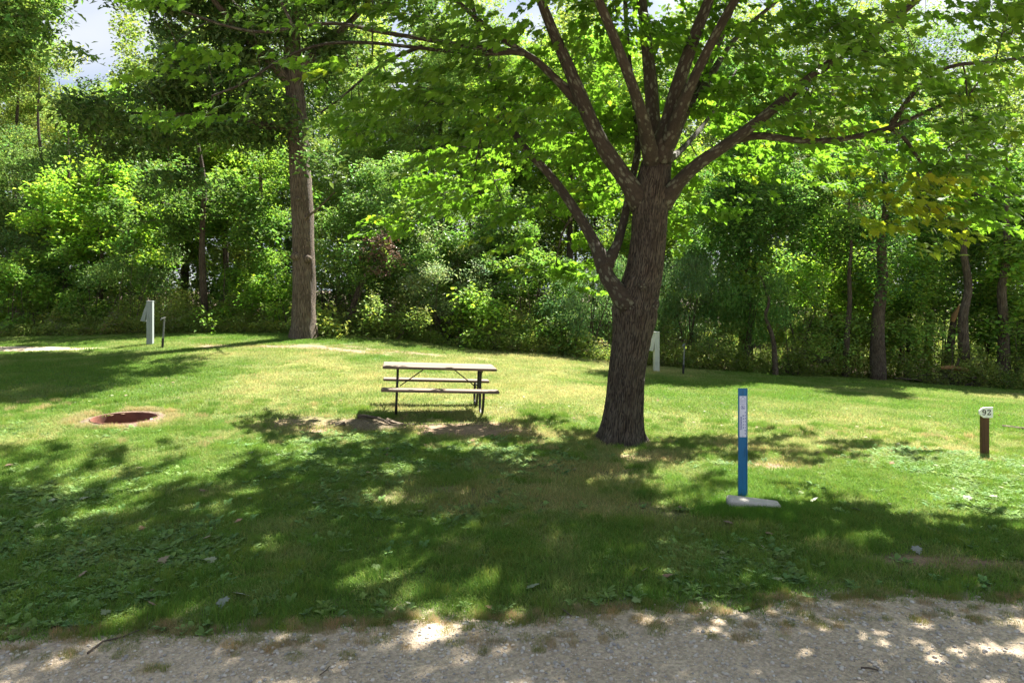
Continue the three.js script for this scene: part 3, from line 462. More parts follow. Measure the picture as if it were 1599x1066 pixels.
// shrubs and thickets in front of the trees
const SHRUBS = [
  [70, 24.4, [[75, 430, 24.3, 80, 45], [40, 480, 24.2, 65, 40]], 'broad', [0.10, 0.21, 0.035], {}, 'round leafy mound of bushes at the far left edge of the lawn'],
  [150, 23.6, [[140, 480, 23.6, 55, 35], [185, 450, 24, 45, 40]], 'vine', [0.085, 0.18, 0.03], {}, 'low dark bush beside the leafy mound on the left'],
  [215, 24, [[225, 440, 24.2, 55, 45], [270, 480, 24, 45, 40]], 'fine', [0.08, 0.16, 0.05], { mat: GLOSSY }, 'grey-leaved bush standing right behind the grey post'],
  [360, 23.6, [[365, 470, 23.6, 50, 50], [410, 450, 24, 45, 55]], 'vine', [0.11, 0.24, 0.03], {}, 'glossy light green thicket filling the gap left of the pale oak'],
  [430, 22.9, [[425, 505, 22.9, 40, 25]], 'vine', [0.12, 0.25, 0.03], {}, 'low light green bush at the left foot of the pale oak'],
  [520, 22.4, [[520, 490, 22.4, 42, 36], [505, 515, 22, 35, 18]], 'vine', [0.15, 0.24, 0.06], {}, 'pale weedy bush at the right foot of the pale oak'],
  [560, 25.2, [[555, 400, 25.2, 70, 75], [600, 330, 26.4, 65, 65]], 'vine', [0.09, 0.19, 0.05], { mat: GLOSSY }, 'tall glossy bush heaped with vines behind the leaning dead stem'],
  [640, 25.4, [[640, 330, 26.4, 60, 60], [660, 420, 25, 70, 60]], 'vine', [0.10, 0.20, 0.055], { mat: GLOSSY }, 'high vine-covered bush right of the dead brown leaves'],
  [700, 24.2, [[690, 440, 24.2, 55, 60]], 'fine', [0.14, 0.22, 0.12], { mat: GLOSSY }, 'silvery grey-leaved bush above the picnic table'],
  [735, 24.6, [[740, 420, 25, 60, 60], [760, 360, 26.5, 55, 60]], 'vine', [0.07, 0.16, 0.03], {}, 'dark green bush right of the silvery one'],
  [740, 23.1, [[730, 500, 23.1, 55, 36], [780, 510, 22.9, 50, 28]], 'vine', [0.13, 0.25, 0.04], {}, 'bright leafy bush on the lawn edge over the right end of the picnic table'],
  [600, 22.9, [[600, 505, 22.9, 60, 30], [660, 515, 22.7, 50, 24]], 'vine', [0.13, 0.22, 0.06], {}, 'low weedy bush on the lawn edge over the left end of the picnic table'],
  [820, 24.2, [[820, 450, 24.4, 60, 55], [800, 400, 25.6, 55, 55]], 'broad', [0.075, 0.16, 0.03], {}, 'dark bush under the drooping bright maple spray'],
  [860, 22.8, [[850, 525, 22.8, 55, 26], [900, 535, 22.6, 45, 24]], 'vine', [0.08, 0.17, 0.03], {}, 'low bush on the lawn edge left of the maple trunk'],
  [920, 23.6, [[915, 450, 23.8, 55, 48], [900, 500, 23.4, 50, 40]], 'willow', [0.06, 0.13, 0.05], { mat: GLOSSY }, 'dark grey-green drooping bush touching the maple trunk on its left'],
  [1075, 23.4, [[1080, 450, 23.5, 75, 45], [1050, 500, 23.6, 50, 35]], 'willow', [0.055, 0.12, 0.05], { mat: GLOSSY, per: 22 }, 'dark arching thicket of drooping shoots behind the white utility post'],
  [1165, 23.2, [[1165, 450, 23.2, 60, 45], [1180, 500, 23.1, 45, 35]], 'willow', [0.07, 0.16, 0.045], { per: 22 }, 'arching dark thicket at the foot of the vine-shrouded tree'],
  [1250, 23.6, [[1250, 470, 23.7, 45, 50], [1270, 530, 23.3, 45, 35]], 'vine', [0.13, 0.25, 0.06], { mat: GLOSSY }, 'pale glossy bush above the fallen log on the right'],
  [1290, 25, [[1300, 450, 25, 55, 60], [1260, 400, 26, 50, 50]], 'broad', [0.14, 0.27, 0.035], {}, 'bright backlit bush between the vine-shrouded tree and the thick trunk'],
  [1340, 23.3, [[1345, 520, 23.3, 35, 40]], 'fine', [0.12, 0.21, 0.05], {}, 'sparse light bush between the slim trunk and the thick vine-clad trunk'],
  [1420, 23.4, [[1425, 500, 23.5, 38, 60], [1410, 555, 23, 30, 28]], 'vine', [0.12, 0.23, 0.05], {}, 'light leafy bush right of the thick vine-clad trunk'],
  [1480, 24.2, [[1475, 480, 24.4, 40, 50]], 'willow', [0.055, 0.12, 0.03], {}, 'dark drooping bush behind the splintered stump'],
  [1120, 22.9, [[1120, 545, 22.9, 50, 28]], 'fine', [0.09, 0.17, 0.04], {}, 'low dim bush under the dark arching thicket'],
  [1235, 22.8, [[1235, 556, 22.8, 30, 26]], 'vine', [0.13, 0.23, 0.05], {}, 'low bright bush right of the leaning slim stem'],
  [1310, 24, [[1305, 500, 24, 40, 50], [1350, 460, 24.6, 40, 60]], 'vine', [0.12, 0.23, 0.035], {}, 'leafy tangle behind the slim reddish trunk'],
  [1405, 24, [[1415, 430, 24.4, 40, 60]], 'vine', [0.10, 0.21, 0.03], {}, 'hanging tangle of vines right of the thick vine-clad trunk'],
  [1540, 23.4, [[1540, 490, 24, 36, 50]], 'vine', [0.09, 0.18, 0.03], {}, 'leafy tangle between the grey trunk and the brown trunk on the right'],
  [1590, 22.9, [[1590, 550, 22.9, 40, 32], [1600, 480, 23.3, 35, 45]], 'vine', [0.10, 0.20, 0.04], {}, 'bush at the right margin of the picture beside the brown trunk'],
];
SHRUBS.forEach(([x, D, bl, leaf, color, opt, label], i) => {
  reseed(500 + i); const stems = []; const top = bl.reduce((a, b) => Math.min(a, b[1]), 999);
  for (let k = 0; k < 4; k++) { const dx = rr(-35, 35), f = foot(x + rr(-14, 14), D + rr(-0.3, 0.3)); stems.push({ ...trunk([f, px(x + dx * 0.5, lerp(560, top, 0.45), D), px(x + dx, lerp(560, top, 0.85), D)], [0.035, 0.025, 0.01], 5, 0), name: 'stem' }); }
  plantTree({ name: 'shrub', label, category: 'shrub', group: 'shrubs along the wood edge', s: 300 + i, limbs: stems, blobs: bl.map(([x0, y0, d0, a, b, c]) => blob(x0, y0, d0, a * 1.2, b * 1.2, c)), leaf, color, per: 14, size: 0.95, tips: 50, limit: 2400, ...opt });
});

// far wood beyond: one mass of stems and leaves
{
  reseed(61); const L = [[], []], g = new GB();
  for (let k = 0; k < 60; k++) { const D = rr(36, 62), x = rr(-250, 1850), f = foot(x, D), r = rr(0.07, 0.2), h = Math.min(16, (D - 22) * 0.7); const m = () => gauss() * 0.35; g.tube([f, f.clone().add(V(m(), h * 0.3, m())), f.clone().add(V(m(), h * 0.6, m())), f.clone().add(V(m() * 2, h, m()))], [r, r * 0.85, r * 0.6, r * 0.15], 6, 0, false); }
  for (let k = 0; k < 48000; k++) {
    const D = rr(37, 66), x = rr(-300, 1900), gy = land((x - 799.5) * D / F, -D), topH = Math.min(26, (D - 20) * 0.95) * (0.45 + 0.95 * fbm(x * 0.010, D * 0.12, 3, 3)), h = rnd() * topH;
    if (fbm(x * 0.025, h * 0.45, D * 0.25, 3) < 0.40) continue;
    if (x > 600 && x < 650 && h > 9 + (D - 37) * 0.4 || x > 70 && x < 185 && h > 11 + (D - 37) * 0.4) continue;
    L[k % 2].push({ p: V((x - 799.5) * D / F, gy + h, -D), q: turn(gauss() * 0.4, rnd() * 6.28, gauss() * 0.4), s: rr(1.5, 2.5), c: vary(mixc([0.09, 0.16, 0.03], [0.24, 0.34, 0.05], sstep(0.35, 0.65, fbm(x * 0.02, h * 0.3, 8, 2))), 0.15) });
  }
  const w = thing('distant_woodland', 'far wood of thin trunks and green leaves behind the edge trees', 'woodland'); w.userData.kind = 'stuff';
  mesh('trunks', g.geo(), MAT.dark, w, 'stuff'); L.forEach((l, i) => copies('foliage', SPRAY.broad[i], LEAF, l, w));
  // weeds and saplings on the wood floor, thickest at the lawn's edge
  reseed(62); const U = [[], []];
  for (let k = 0; k < 11000; k++) {
    const x = rr(-21, 21), d = Math.pow(rnd(), 1.6) * 6, D = treeLine(x) + d - 0.2, n = fbm(x * 0.5, D * 0.5, 4, 3); if (n < 0.36 - (x > 5 ? 0.04 : 0)) continue;
    const h = rr(0.02, 0.25 + (x > 5 ? 1.9 : 1.1) * sstep(0.38, 0.68, n)) * (0.35 + 0.65 * sstep(0, 0.8, d)), dryw = rnd() < 0.12;
    U[k % 2].push({ p: V(x, land(x, -D) + h, -D), q: turn(gauss() * 0.5, rnd() * 6.28, gauss() * 0.5), s: rr(0.5, 1.0), c: vary(dryw ? [0.2, 0.2, 0.09] : mixc([0.15, 0.25, 0.035], [0.30, 0.37, 0.07], fbm(x, D, 1, 2)), 0.2) });
  }
  U.forEach((l, i) => tag(copies('undergrowth', i ? SPRAY.fine[0] : SPRAY.vine[0], LEAF, l), i ? 'fine-leaved weeds along the foot of the wood' : 'broad-leaved weeds along the foot of the wood', 'undergrowth'));
  const sg = new GB(); for (let k = 0; k < 420; k++) { const x = rr(-20, 21), D = treeLine(x) + rr(0.1, 6), y = land(x, -D), h = rr(0.6, 3.2), l = gauss() * 0.7; sg.tube([V(x, y - 0.05, -D), V(x + l * 0.4, y + h * 0.5, -D + gauss() * 0.2), V(x + l, y + h, -D + gauss() * 0.4)], [0.014, 0.01, 0.004].map((r) => r * rr(0.6, 1.6)), 4, 0, false); }
  tag(mesh('sapling_stems', sg.geo(), MAT.dark), 'thin dry stems and saplings standing on the wood floor', 'undergrowth', null, 'stuff');
}

// ───────────────────────── dead wood ─────────────────────────
{
  reseed(71);
  plantTree({ name: 'leaning_dead_tree', label: 'leaning dead stem hung with withered brown leaves behind the picnic table', category: 'dead tree', s: 400, limbs: [trunk([foot(538, 23.9), px(560, 450, 23.9), px(585, 405, 24), px(622, 340, 24.2)], [0.09, 0.075, 0.06, 0.025])], blobs: [blob(607, 392, 23.6, 20, 32, 0.4), blob(590, 412, 23.6, 12, 14, 0.3)], leaf: 'oak', mat: DEADC(), color: [0.085, 0.062, 0.06], per: 60, size: 0.7, tips: 25 });
  function DEADC() { const m = DEAD_LEAF.clone(); m.vertexColors = true; return m; }
  const logs = [
    ['fallen log lying level at the wood edge right of the vine-shrouded tree', [px(1254, 556, 22.9), px(1275, 560, 22.8), px(1302, 564, 22.7)], [0.13, 0.14, 0.12], MAT.dark],
    ['long weathered log behind the grey post', [px(120, 527, 22.6), px(170, 525, 22.7), px(238, 521, 22.9)], [0.10, 0.13, 0.14], MAT.oak],
    ['grey log at the far left edge of the wood', [px(-10, 510, 23.6), px(50, 513, 23.4), px(110, 517, 23.2)], [0.12, 0.11, 0.07], MAT.oak],
    ['broken limb with fresh pale wood on top of the brush pile', [px(1470, 574, 22.4), px(1490, 574, 22.3), px(1512, 578, 22.2)], [0.05, 0.08, 0.06], MAT.splint],
  ];
  for (const [label, p, r, m] of logs) { const o = thing('fallen_log', label, 'log', p[0].clone(), 'dead wood at the wood edge'); const [P, R] = smooth(p.map((q) => q.clone().sub(p[0])), r, 0.12); mesh('trunk', new GB().tube(P, R, 10, 0.5).geo(), m, o); const b = P[Math.floor(P.length / 2)]; mesh('branch_stub', new GB().tube([b, b.clone().add(V(0.05, 0.2, 0.05)), b.clone().add(V(0.02, 0.34, 0.1))], [0.05, 0.04, 0.02], 6, 0.3).geo(), MAT.dark, o); }
  const st = thing('splintered_stump', 'snapped tree stump with a bright orange splinter of fresh wood above the brush pile', 'stump', foot(1480, 23.3));
  const b = st.position; mesh('trunk', new GB().tube([V(0, 0, 0), px(1485, 540, 23.3).sub(b), px(1490, 498, 23.3).sub(b)], [0.17, 0.13, 0.09], 9, 0.4).geo(), MAT.dark, st);
  mesh('splinter', new GB().tube([px(1488, 502, 23.25).sub(b), px(1492, 492, 23.2).sub(b), px(1497, 482, 23.2).sub(b), px(1499, 474, 23.2).sub(b)], [0.08, 0.09, 0.045, 0.01], 5, 0.5).geo(), MAT.splint, st);
  const br = thing('brush_pile', 'tangled pile of dead branches at the lawn edge on the right', 'brush pile', foot(1480, 22.4)), g = new GB();
  for (let k = 0; k < 150; k++) { const a = rnd() * 6.28, c = V(gauss() * 1.0, rr(0.02, 0.45), gauss() * 0.35), d = V(Math.cos(a), gauss() * 0.45, Math.sin(a) * 0.5).multiplyScalar(rr(0.3, 0.9)); if (c.y - Math.abs(d.y) < -0.1) d.y *= 0.3; g.tube([c.clone().sub(d), c.clone().add(V(gauss() * 0.08, rr(0, 0.12), gauss() * 0.08)), c.clone().add(d)], [0.018, 0.014, 0.005].map((r) => r * rr(0.5, 1.5)), 4, 0, false); }
  mesh('branches', g.geo(), MAT.dark, br, 'stuff');
}

// ───────────────────────── picnic table ─────────────────────────
{
  const c = gp(683, 641), o = thing('picnic_table', 'weathered wooden picnic table with black pipe frame standing on the lawn', 'table', c);
  o.rotation.set(0, 0, 0); o.rotation.order = 'YXZ'; o.rotation.y = 0.16; o.rotation.z = -0.042; o.scale.setScalar(1.045);
  const plank = (nm, x, y, z, w, t, d, r) => { const gm = new RoundedBoxGeometry(w, t, d, 2, 0.008); const p = gm.attributes.position, uv = []; for (let i = 0; i < p.count; i++) uv.push((p.getZ(i) + p.getY(i)) / 1.0 + r, p.getX(i) / 1.2 + r * 3); gm.setAttribute('uv', new THREE.Float32BufferAttribute(uv, 2)); const k = new THREE.Mesh(gm, new THREE.MeshStandardMaterial().copy(MAT.wood)); k.material.map = rep(woodC, 1.6, 0.8); k.material.bumpMap = rep(woodH, 1.6, 0.8); k.material.color = C(0.45 * r, 0.39 * r, 0.355 * r); k.name = nm; k.position.set(x, y, z); k.castShadow = k.receiveShadow = true; o.add(k); return k; };
  const W = 1.84;
  [-0.295, -0.148, 0, 0.148, 0.295].forEach((z, i) => plank('plank', (i % 2) * 0.004, 0.735 + (i % 3) * 0.0015, z, W, 0.042, 0.139, [1, 0.93, 1.03, 0.97, 0.9][i]));
  for (const z of [-0.63, 0.63]) { const s = plank('seat', 0, 0.425, z, W, 0.042, 0.235, z > 0 ? 0.93 : 1); for (const q of [-0.65, 0.65]) { const bt = new THREE.Mesh(new THREE.CylinderGeometry(0.009, 0.009, 0.006, 8), MAT.pipe); bt.name = 'bolt'; bt.position.set(q, 0.023, 0); s.add(bt); } }
  for (const ex of [-0.68, 0.68]) for (const s of [-1, 1]) {          // each leg is one bent pipe: table, ground, seat
    const [P, R] = smooth([V(ex, 0.70, s * 0.17), V(ex, 0.55, s * 0.15), V(ex, 0.20, s * 0.20), V(ex, 0.06, s * 0.28), V(ex, 0.022, s * 0.42), V(ex, 0.06, s * 0.57), V(ex, 0.18, s * 0.645), V(ex, 0.40, s * 0.66)], Array(8).fill(0.021), 0.04);
    mesh('leg', new GB().tube(P, R, 9).geo(), MAT.pipe, o);
  }
  for (const ex of [-0.68, 0.68]) {
    mesh('cross_rail', new GB().tube([V(ex, 0.393, -0.7), V(ex, 0.393, 0.7)], [0.014, 0.014], 7).geo(), MAT.pipe, o);
    mesh('top_rail', new GB().tube([V(ex, 0.700, -0.34), V(ex, 0.700, 0.34)], [0.014, 0.014], 7).geo(), MAT.pipe, o);
    mesh('brace', new GB().tube([V(ex * 0.93, 0.40, 0), V(ex * 0.33, 0.705, 0)], [0.009, 0.009], 6).geo(), MAT.pipe, o);
  }
}

// ───────────────────────── fire pit ─────────────────────────
{
  const o = thing('fire_pit', 'rusty steel fire ring sunk in the lawn at the left', 'fire pit', PIT.clone());
  const prof = [[PIT_R - 0.006, -0.34], [PIT_R - 0.006, 0.015], [PIT_R, 0.022], [PIT_R + 0.012, 0.015], [PIT_R + 0.012, -0.34]].map(([a, b]) => new THREE.Vector2(a, b));
  const ring = new THREE.LatheGeometry(prof, 72); mesh('steel_ring', ring, MAT.rust, o); o.rotation.z = -0.03;
  const ash = new THREE.CircleGeometry(PIT_R, 40).rotateX(-Math.PI / 2); mesh('ash_bed', ash, MAT.ash, o).position.y = -0.30;
  const g = new GB(), n = 72; reseed(9);
  for (let k = 0; k < 5; k++) for (let s = 0; s <= n; s++) { const a = s / n * 6.28318, r = [0.456, 0.47, 0.51, 0.56, 0.62][k] + (k > 2 ? (fbm(Math.cos(a) * 2 + 5, Math.sin(a) * 2 + 5, k, 3) - 0.5) * 0.3 : 0), x = PIT.x + Math.cos(a) * r, z = PIT.z + Math.sin(a) * r; g.v(x - PIT.x, land(x, z) - PIT.y + [0.012, 0.02, 0.016, 0.006, -0.012][k], z - PIT.z, x * 1.2, z * 1.2); }
  for (let k = 0; k < 4; k++) for (let s = 0; s < n; s++) { const a = k * (n + 1) + s, b = a + n + 1; g.t(a, a + 1, b); g.t(a + 1, b + 1, b); }
  const collar = mesh('soil_collar', g.geo(), std({ map: rep(grainH, 1, 1), color: C(0.24, 0.17, 0.11), bumpMap: grainH, bumpScale: 0.02, roughness: 1 }), o); collar.rotation.z = 0.03;
  const sc = tag(mesh('paper_scrap', new RoundedBoxGeometry(0.12, 0.03, 0.09, 2, 0.012), MAT.white), 'crumpled pale scrap lying against the far right wall of the fire pit', 'litter'); sc.position.set(PIT.x + 0.30, PIT.y - 0.075, PIT.z - 0.29); sc.rotation.set(0.5, 0.5, -0.2);
}

// ───────────────────────── posts and signs ─────────────────────────
{
  // blue water-line marker: a thin channel-shaped composite post with its sticker
  const p = gp(1160, 779), o = thing('marker_post', 'flat bright blue water pipeline marker post with white sticker', 'marker post', p), D = -p.z, w = 0.096, h = (779 - 606) * D / F;
  const sh = new THREE.Shape([[-w / 2, 0.012], [-w / 2, -0.004], [-w / 2 + 0.012, -0.004], [-w / 2 + 0.016, 0.002], [w / 2 - 0.016, 0.002], [w / 2 - 0.012, -0.004], [w / 2, -0.004], [w / 2, 0.012], [w / 2 - 0.008, 0.012], [w / 2 - 0.01, 0.007], [-w / 2 + 0.01, 0.007], [-w / 2 + 0.008, 0.012]].map(([a, b]) => new THREE.Vector2(a, -b)));
  const g = new THREE.ExtrudeGeometry(sh, { depth: h + 0.2, bevelEnabled: false }); g.rotateX(-Math.PI / 2); g.translate(0, -0.2, 0);
  mesh('post', g, MAT.blue, o); for (const sx of [-1, 0, 1]) { const rb = mesh('rib', new RoundedBoxGeometry(sx ? 0.007 : 0.016, h - 0.5, sx ? 0.006 : 0.003, 1, 0.001), MAT.blue, o); rb.position.set(sx * (w / 2 - 0.0036), (h - 0.5) / 2, sx ? 0.011 : 0.0072); }
  const cv = document.createElement('canvas'); cv.width = 200; cv.height = 1160; const k = cv.getContext('2d');
  k.fillStyle = '#c9cfdf'; k.fillRect(0, 0, 200, 1160); k.fillStyle = k.strokeStyle = '#1c2f8a'; k.lineWidth = 7; k.textAlign = 'center'; k.textBaseline = 'middle';
  k.beginPath(); k.arc(100, 105, 66, Math.PI * 1.06, Math.PI * 1.94); k.stroke(); k.beginPath(); k.arc(100, 30, 13, 0, 7); k.fill(); k.fillRect(34, 84, 16, 14); k.fillRect(150, 84, 16, 14); k.fillRect(12, 118, 176, 8);
  k.globalAlpha = 0.75; for (const [y, a, b] of [[148, 24, 176], [166, 24, 176], [206, 22, 178], [226, 22, 178]]) for (let x = a; x < b; x += 12) k.fillRect(x, y, 8, 9); k.globalAlpha = 1;
  k.lineWidth = 10; k.beginPath(); k.arc(100, 322, 54, 0, 7); k.stroke(); k.beginPath(); k.moveTo(62, 284); k.lineTo(138, 360); k.stroke(); k.fillRect(88, 296, 20, 50); k.fillRect(70, 330, 58, 12);
  k.save(); k.translate(46, 770); k.rotate(Math.PI / 2); k.font = 'bold 78px sans-serif'; k.textAlign = 'center'; k.fillText('WARNING', 0, 0, 690); k.restore();
  k.font = 'bold 62px sans-serif'; [...'WATER'].forEach((ch, i) => k.fillText(ch, 112, 560 + i * 84)); [...'PIPELINE'].forEach((ch, i) => k.fillText(ch, 168, 470 + i * 84));
  const t = new THREE.CanvasTexture(cv); t.colorSpace = THREE.SRGBColorSpace;
  const st = mesh('sticker', new THREE.BoxGeometry(0.073, 64 * D / F, 0.001), std({ map: t, roughness: 0.5 }), o); st.position.set(0.001, h - 44 * D / F, 0.0082); st.userData.label = 'white sticker with blue lettering and pictograms'; o.rotation.y = -0.04;
  const bl = gp(1178, 797), bo = tag(mesh('concrete_block', new RoundedBoxGeometry(0.52, 0.14, 0.16, 4, 0.035), MAT.concrete), 'pale weathered concrete bumper block lying in front of the blue post', 'concrete block'); bo.position.copy(bl).add(V(0, 0.035, -0.03)); bo.rotation.set(0.05, -0.12, -0.085);
}
{
  // brown site post with the number 92
  const p = gp(1538, 711), D = -p.z, S = D / F, o = thing('site_number_post', 'short brown wooden post carrying the white arrow-shaped number 92 board', 'sign post', p), h = 74 * S, yaw = -0.42;
  const g = new RoundedBoxGeometry(0.095, h + 0.15, 0.095, 2, 0.006), uv = [], pa = g.attributes.position; for (let i = 0; i < pa.count; i++) uv.push(pa.getX(i) + pa.getZ(i), pa.getY(i)); g.setAttribute('uv', new THREE.Float32BufferAttribute(uv, 2));
  const post = mesh('post', g, MAT.brownWood, o); post.position.y = h / 2 - 0.075; post.rotation.y = -0.35;
  const bw = 0.20, bh = 39 * 0.4 * S * 1.02, q = bh / 2, s = new THREE.Shape();
  s.moveTo(bw / 2, q); s.lineTo(-0.012, q); s.quadraticCurveTo(-0.05, q * 0.95, -0.088, q * 0.42); s.quadraticCurveTo(-bw / 2, q * 0.3, -bw / 2, 0); s.quadraticCurveTo(-bw / 2, -q * 0.3, -0.088, -q * 0.42); s.lineTo(-0.03, -q); s.lineTo(bw / 2, -q); s.closePath();
  const bg = new THREE.ExtrudeGeometry(s, { depth: 0.016, bevelEnabled: true, bevelSize: 0.002, bevelThickness: 0.002, bevelSegments: 1, curveSegments: 6 });
  const bd = new THREE.Group(); bd.name = 'number_board'; o.add(bd); bd.position.set(-0.036, h + 0.002 - q * 0.7, 0.066); bd.rotation.y = 0.02; mesh('board', bg, MAT.white, bd);
  const font = await new FontLoader().loadAsync('fonts/droid/droid_serif_bold.typeface.json');
  [['9', -0.028], ['2', 0.044]].forEach(([ch, x]) => { const tg = new TextGeometry(ch, { font, size: 0.078, depth: 0.003, curveSegments: 5 }); tg.computeBoundingBox(); const b = tg.boundingBox; tg.translate(-(b.min.x + b.max.x) / 2, -(b.min.y + b.max.y) / 2, 0); const m = mesh('digit', tg, MAT.black, bd); m.position.set(x, 0.004, 0.0185); });
  for (const y of [-0.8, 0.8]) { const b = mesh('screw', new THREE.CylinderGeometry(0.004, 0.004, 0.003, 8), MAT.galv, bd); b.rotation.x = Math.PI / 2; b.position.set(0.012, y * q, 0.019); }
}
function utilityPost(x0, y0, y1, D, w, mat, yaw, label) {
  const p = px(x0, y1, D), o = thing('utility_post', label, 'utility post', p, 'campsite power posts'), h = (y1 - y0) * D / F;
  p.y = land(p.x, p.z); o.position.copy(p); o.rotation.y = yaw;
  mesh('post', new RoundedBoxGeometry(w, h + 0.2, w, 2, 0.008), mat, o).position.y = h / 2 - 0.1;
  const s = new THREE.Shape([[0, 0], [-0.155, -0.50], [-0.05, -0.52], [0.0, -0.22]].map(([a, b]) => new THREE.Vector2(a, b)));
  const hood = mesh('sloping_cover', new THREE.ExtrudeGeometry(s, { depth: w * 0.9, bevelEnabled: true, bevelSize: 0.004, bevelThickness: 0.004, bevelSegments: 1 }), mat, o); hood.position.set(-w / 2 + 0.002, h - 0.03, -w * 0.45);
  const cap = mesh('cap', new RoundedBoxGeometry(w + 0.012, 0.03, w + 0.012, 1, 0.006), mat, o); cap.position.y = h + 0.012;
  const lb = mesh('label_plate', new THREE.BoxGeometry(0.10, 0.16, 0.003), MAT.white, o); lb.rotation.set(0, -Math.PI / 2, 0); const ang = Math.atan2(0.155, 0.5); lb.position.set(-w / 2 - 0.075, h - 0.25, 0); lb.rotation.set(0, -Math.PI / 2, 0, 'YXZ'); lb.rotation.x = -ang;
}
utilityPost(234, 474, 541, 19.2, 0.155, MAT.greyPaint, 0.2, 'pale grey square power post with slanted cover on the shaded lawn at the left');
utilityPost(1025, 520, 581, 20.6, 0.155, MAT.creamPaint, 0.12, 'off-white square power post with slanted cover just right of the maple trunk');
function hydrant(x0, y0, x1, y1, D, label) {
  const b = px(x1, y1, D); b.y = land(b.x, b.z); const o = thing('water_standpipe', label, 'standpipe', b, 'campsite water taps'), t = px(x0, y0, D).sub(b);
  mesh('pipe', new GB().tube([V(0, -0.1, 0), t.clone().multiplyScalar(0.5), t], [0.022, 0.022, 0.02], 8).geo(), MAT.galv, o); mesh('sleeve', new GB().tube([V(0, -0.02, 0), t.clone().multiplyScalar(0.35)], [0.034, 0.032], 8).geo(), MAT.pipe, o);
  const s = mesh('tap', new GB().tube([t, t.clone().add(V(-0.01, 0.05, 0.02)), t.clone().add(V(-0.05, 0.05, 0.05)), t.clone().add(V(-0.065, 0.0, 0.06))], [0.024, 0.028, 0.02, 0.018], 7).geo(), MAT.galv, o); const hd = mesh('handle', new THREE.TorusGeometry(0.03, 0.008, 6, 12), MAT.galv, s); hd.position.copy(t).add(V(0, 0.075, 0)); hd.rotation.x = 1.4;
}
hydrant(256, 500, 253, 545, 18.6, 'thin dark water standpipe beside the grey power post');
hydrant(1069, 541, 1067, 587, 20.0, 'thin grey water standpipe right of the off-white power post');
{ // timber edging at the far right
  const a = gp(1566, 667), b = gp(1660, 678), o = tag(mesh('timber_edging', new GB().tube([V(0, 0, 0), b.clone().sub(a)], [0.05, 0.05], 8, 0.2).geo(), MAT.dark), 'dark landscape timber lying in the grass at the right margin behind post 92', 'timber'); o.position.copy(a).add(V(0, 0.0, 0));
}
{ // hump of bare earth with old roots
  const c = gp(573, 664), o = thing('root_mound', 'low hump of bare tan earth and old roots in front of the picnic table', 'mound', c), g = new GB(), n = 40;
  for (let k = 0; k <= 8; k++) for (let s = 0; s <= n; s++) { const a = (s % n) / n * 6.28318, r = k / 8, x = Math.cos(a) * r * 0.62, z = Math.sin(a) * r * 0.42; const hgt = 0.075 * Math.pow(Math.max(0, 1 - r * r), 1.1) * (0.2 + 1.6 * fbm(x * 5 + 3, z * 5 + 3, 0, 4)) + 0.02 * (fbm(x * 14, z * 14, 2, 3) - 0.5) - (k === 8 ? 0.03 : 0); g.v(x, land(c.x + x, c.z + z) - c.y + hgt + 0.004, z, x, z); }
  for (let k = 0; k < 8; k++) for (let s = 0; s < n; s++) { const a = k * (n + 1) + s, b = a + n + 1; g.t(a, a + 1, b); g.t(a + 1, b + 1, b); }
  mesh('earth', g.geo(), std({ map: rep(grainH, 2, 2), color: C(0.34, 0.26, 0.16), bumpMap: rep(grainH, 2, 2), bumpScale: 0.05, roughness: 1 }), o); reseed(31);
  for (const [x0, z0, x1, z1, r] of [[-0.15, -0.05, 0.5, 0.12, 0.035], [0.3, 0.02, 1.15, -0.12, 0.03], [-0.3, 0.15, -0.75, 0.3, 0.03]]) { const P = []; for (let k = 0; k <= 6; k++) { const t = k / 6, x = lerp(x0, x1, t), z = lerp(z0, z1, t) + gauss() * 0.03, rr2 = Math.hypot(x / 0.52, z / 0.4); P.push(V(x, land(c.x + x, c.z + z) - c.y + 0.13 * Math.max(0, 1 - rr2 * rr2) + 0.006, z)); } mesh('root', new GB().tube(P, P.map((_, k) => r * (1 - k / 8)), 7, 0.4).geo(), MAT.oak, o); }
}

// ───────────────────────── grass, weeds, gravel stones, fallen leaves ─────────────────────────
function tuft(n, size, hMin, hMax, wd, lean, s, two = true) {
  reseed(s); const g = new GB(); g.c = [];
  for (let k = 0; k < n; k++) {
    const x = rr(-size, size), z = rr(-size, size), a = rnd() * 6.283, h = rr(hMin, hMax), l = h * rr(0.1, lean), b = rnd() * 6.283, dx = Math.cos(a) * wd / 2, dz = Math.sin(a) * wd / 2, tx = Math.cos(b) * l, tz = Math.sin(b) * l;
    const i0 = g.v(x - dx, -0.012, z - dz), i1 = g.v(x + dx, -0.012, z + dz), m0 = g.v(x - dx * 0.8 + tx * 0.35, h * 0.6, z - dz * 0.8 + tz * 0.35), m1 = g.v(x + dx * 0.8 + tx * 0.35, h * 0.6, z + dz * 0.8 + tz * 0.35), t = g.v(x + tx, h, z + tz);
    g.t(i0, i1, m1); g.t(i0, m1, m0); g.t(m0, m1, t); const br = rr(0.75, 1.25), dr = rnd() < 0.16 ? 1 : 0; for (let q = 0; q < 5; q++) g.c.push(br * (dr ? 1.5 : 1), br * (dr ? 1.05 : 1), br * (dr ? 1.3 : 1));
  }
  return g.geo(true);
}
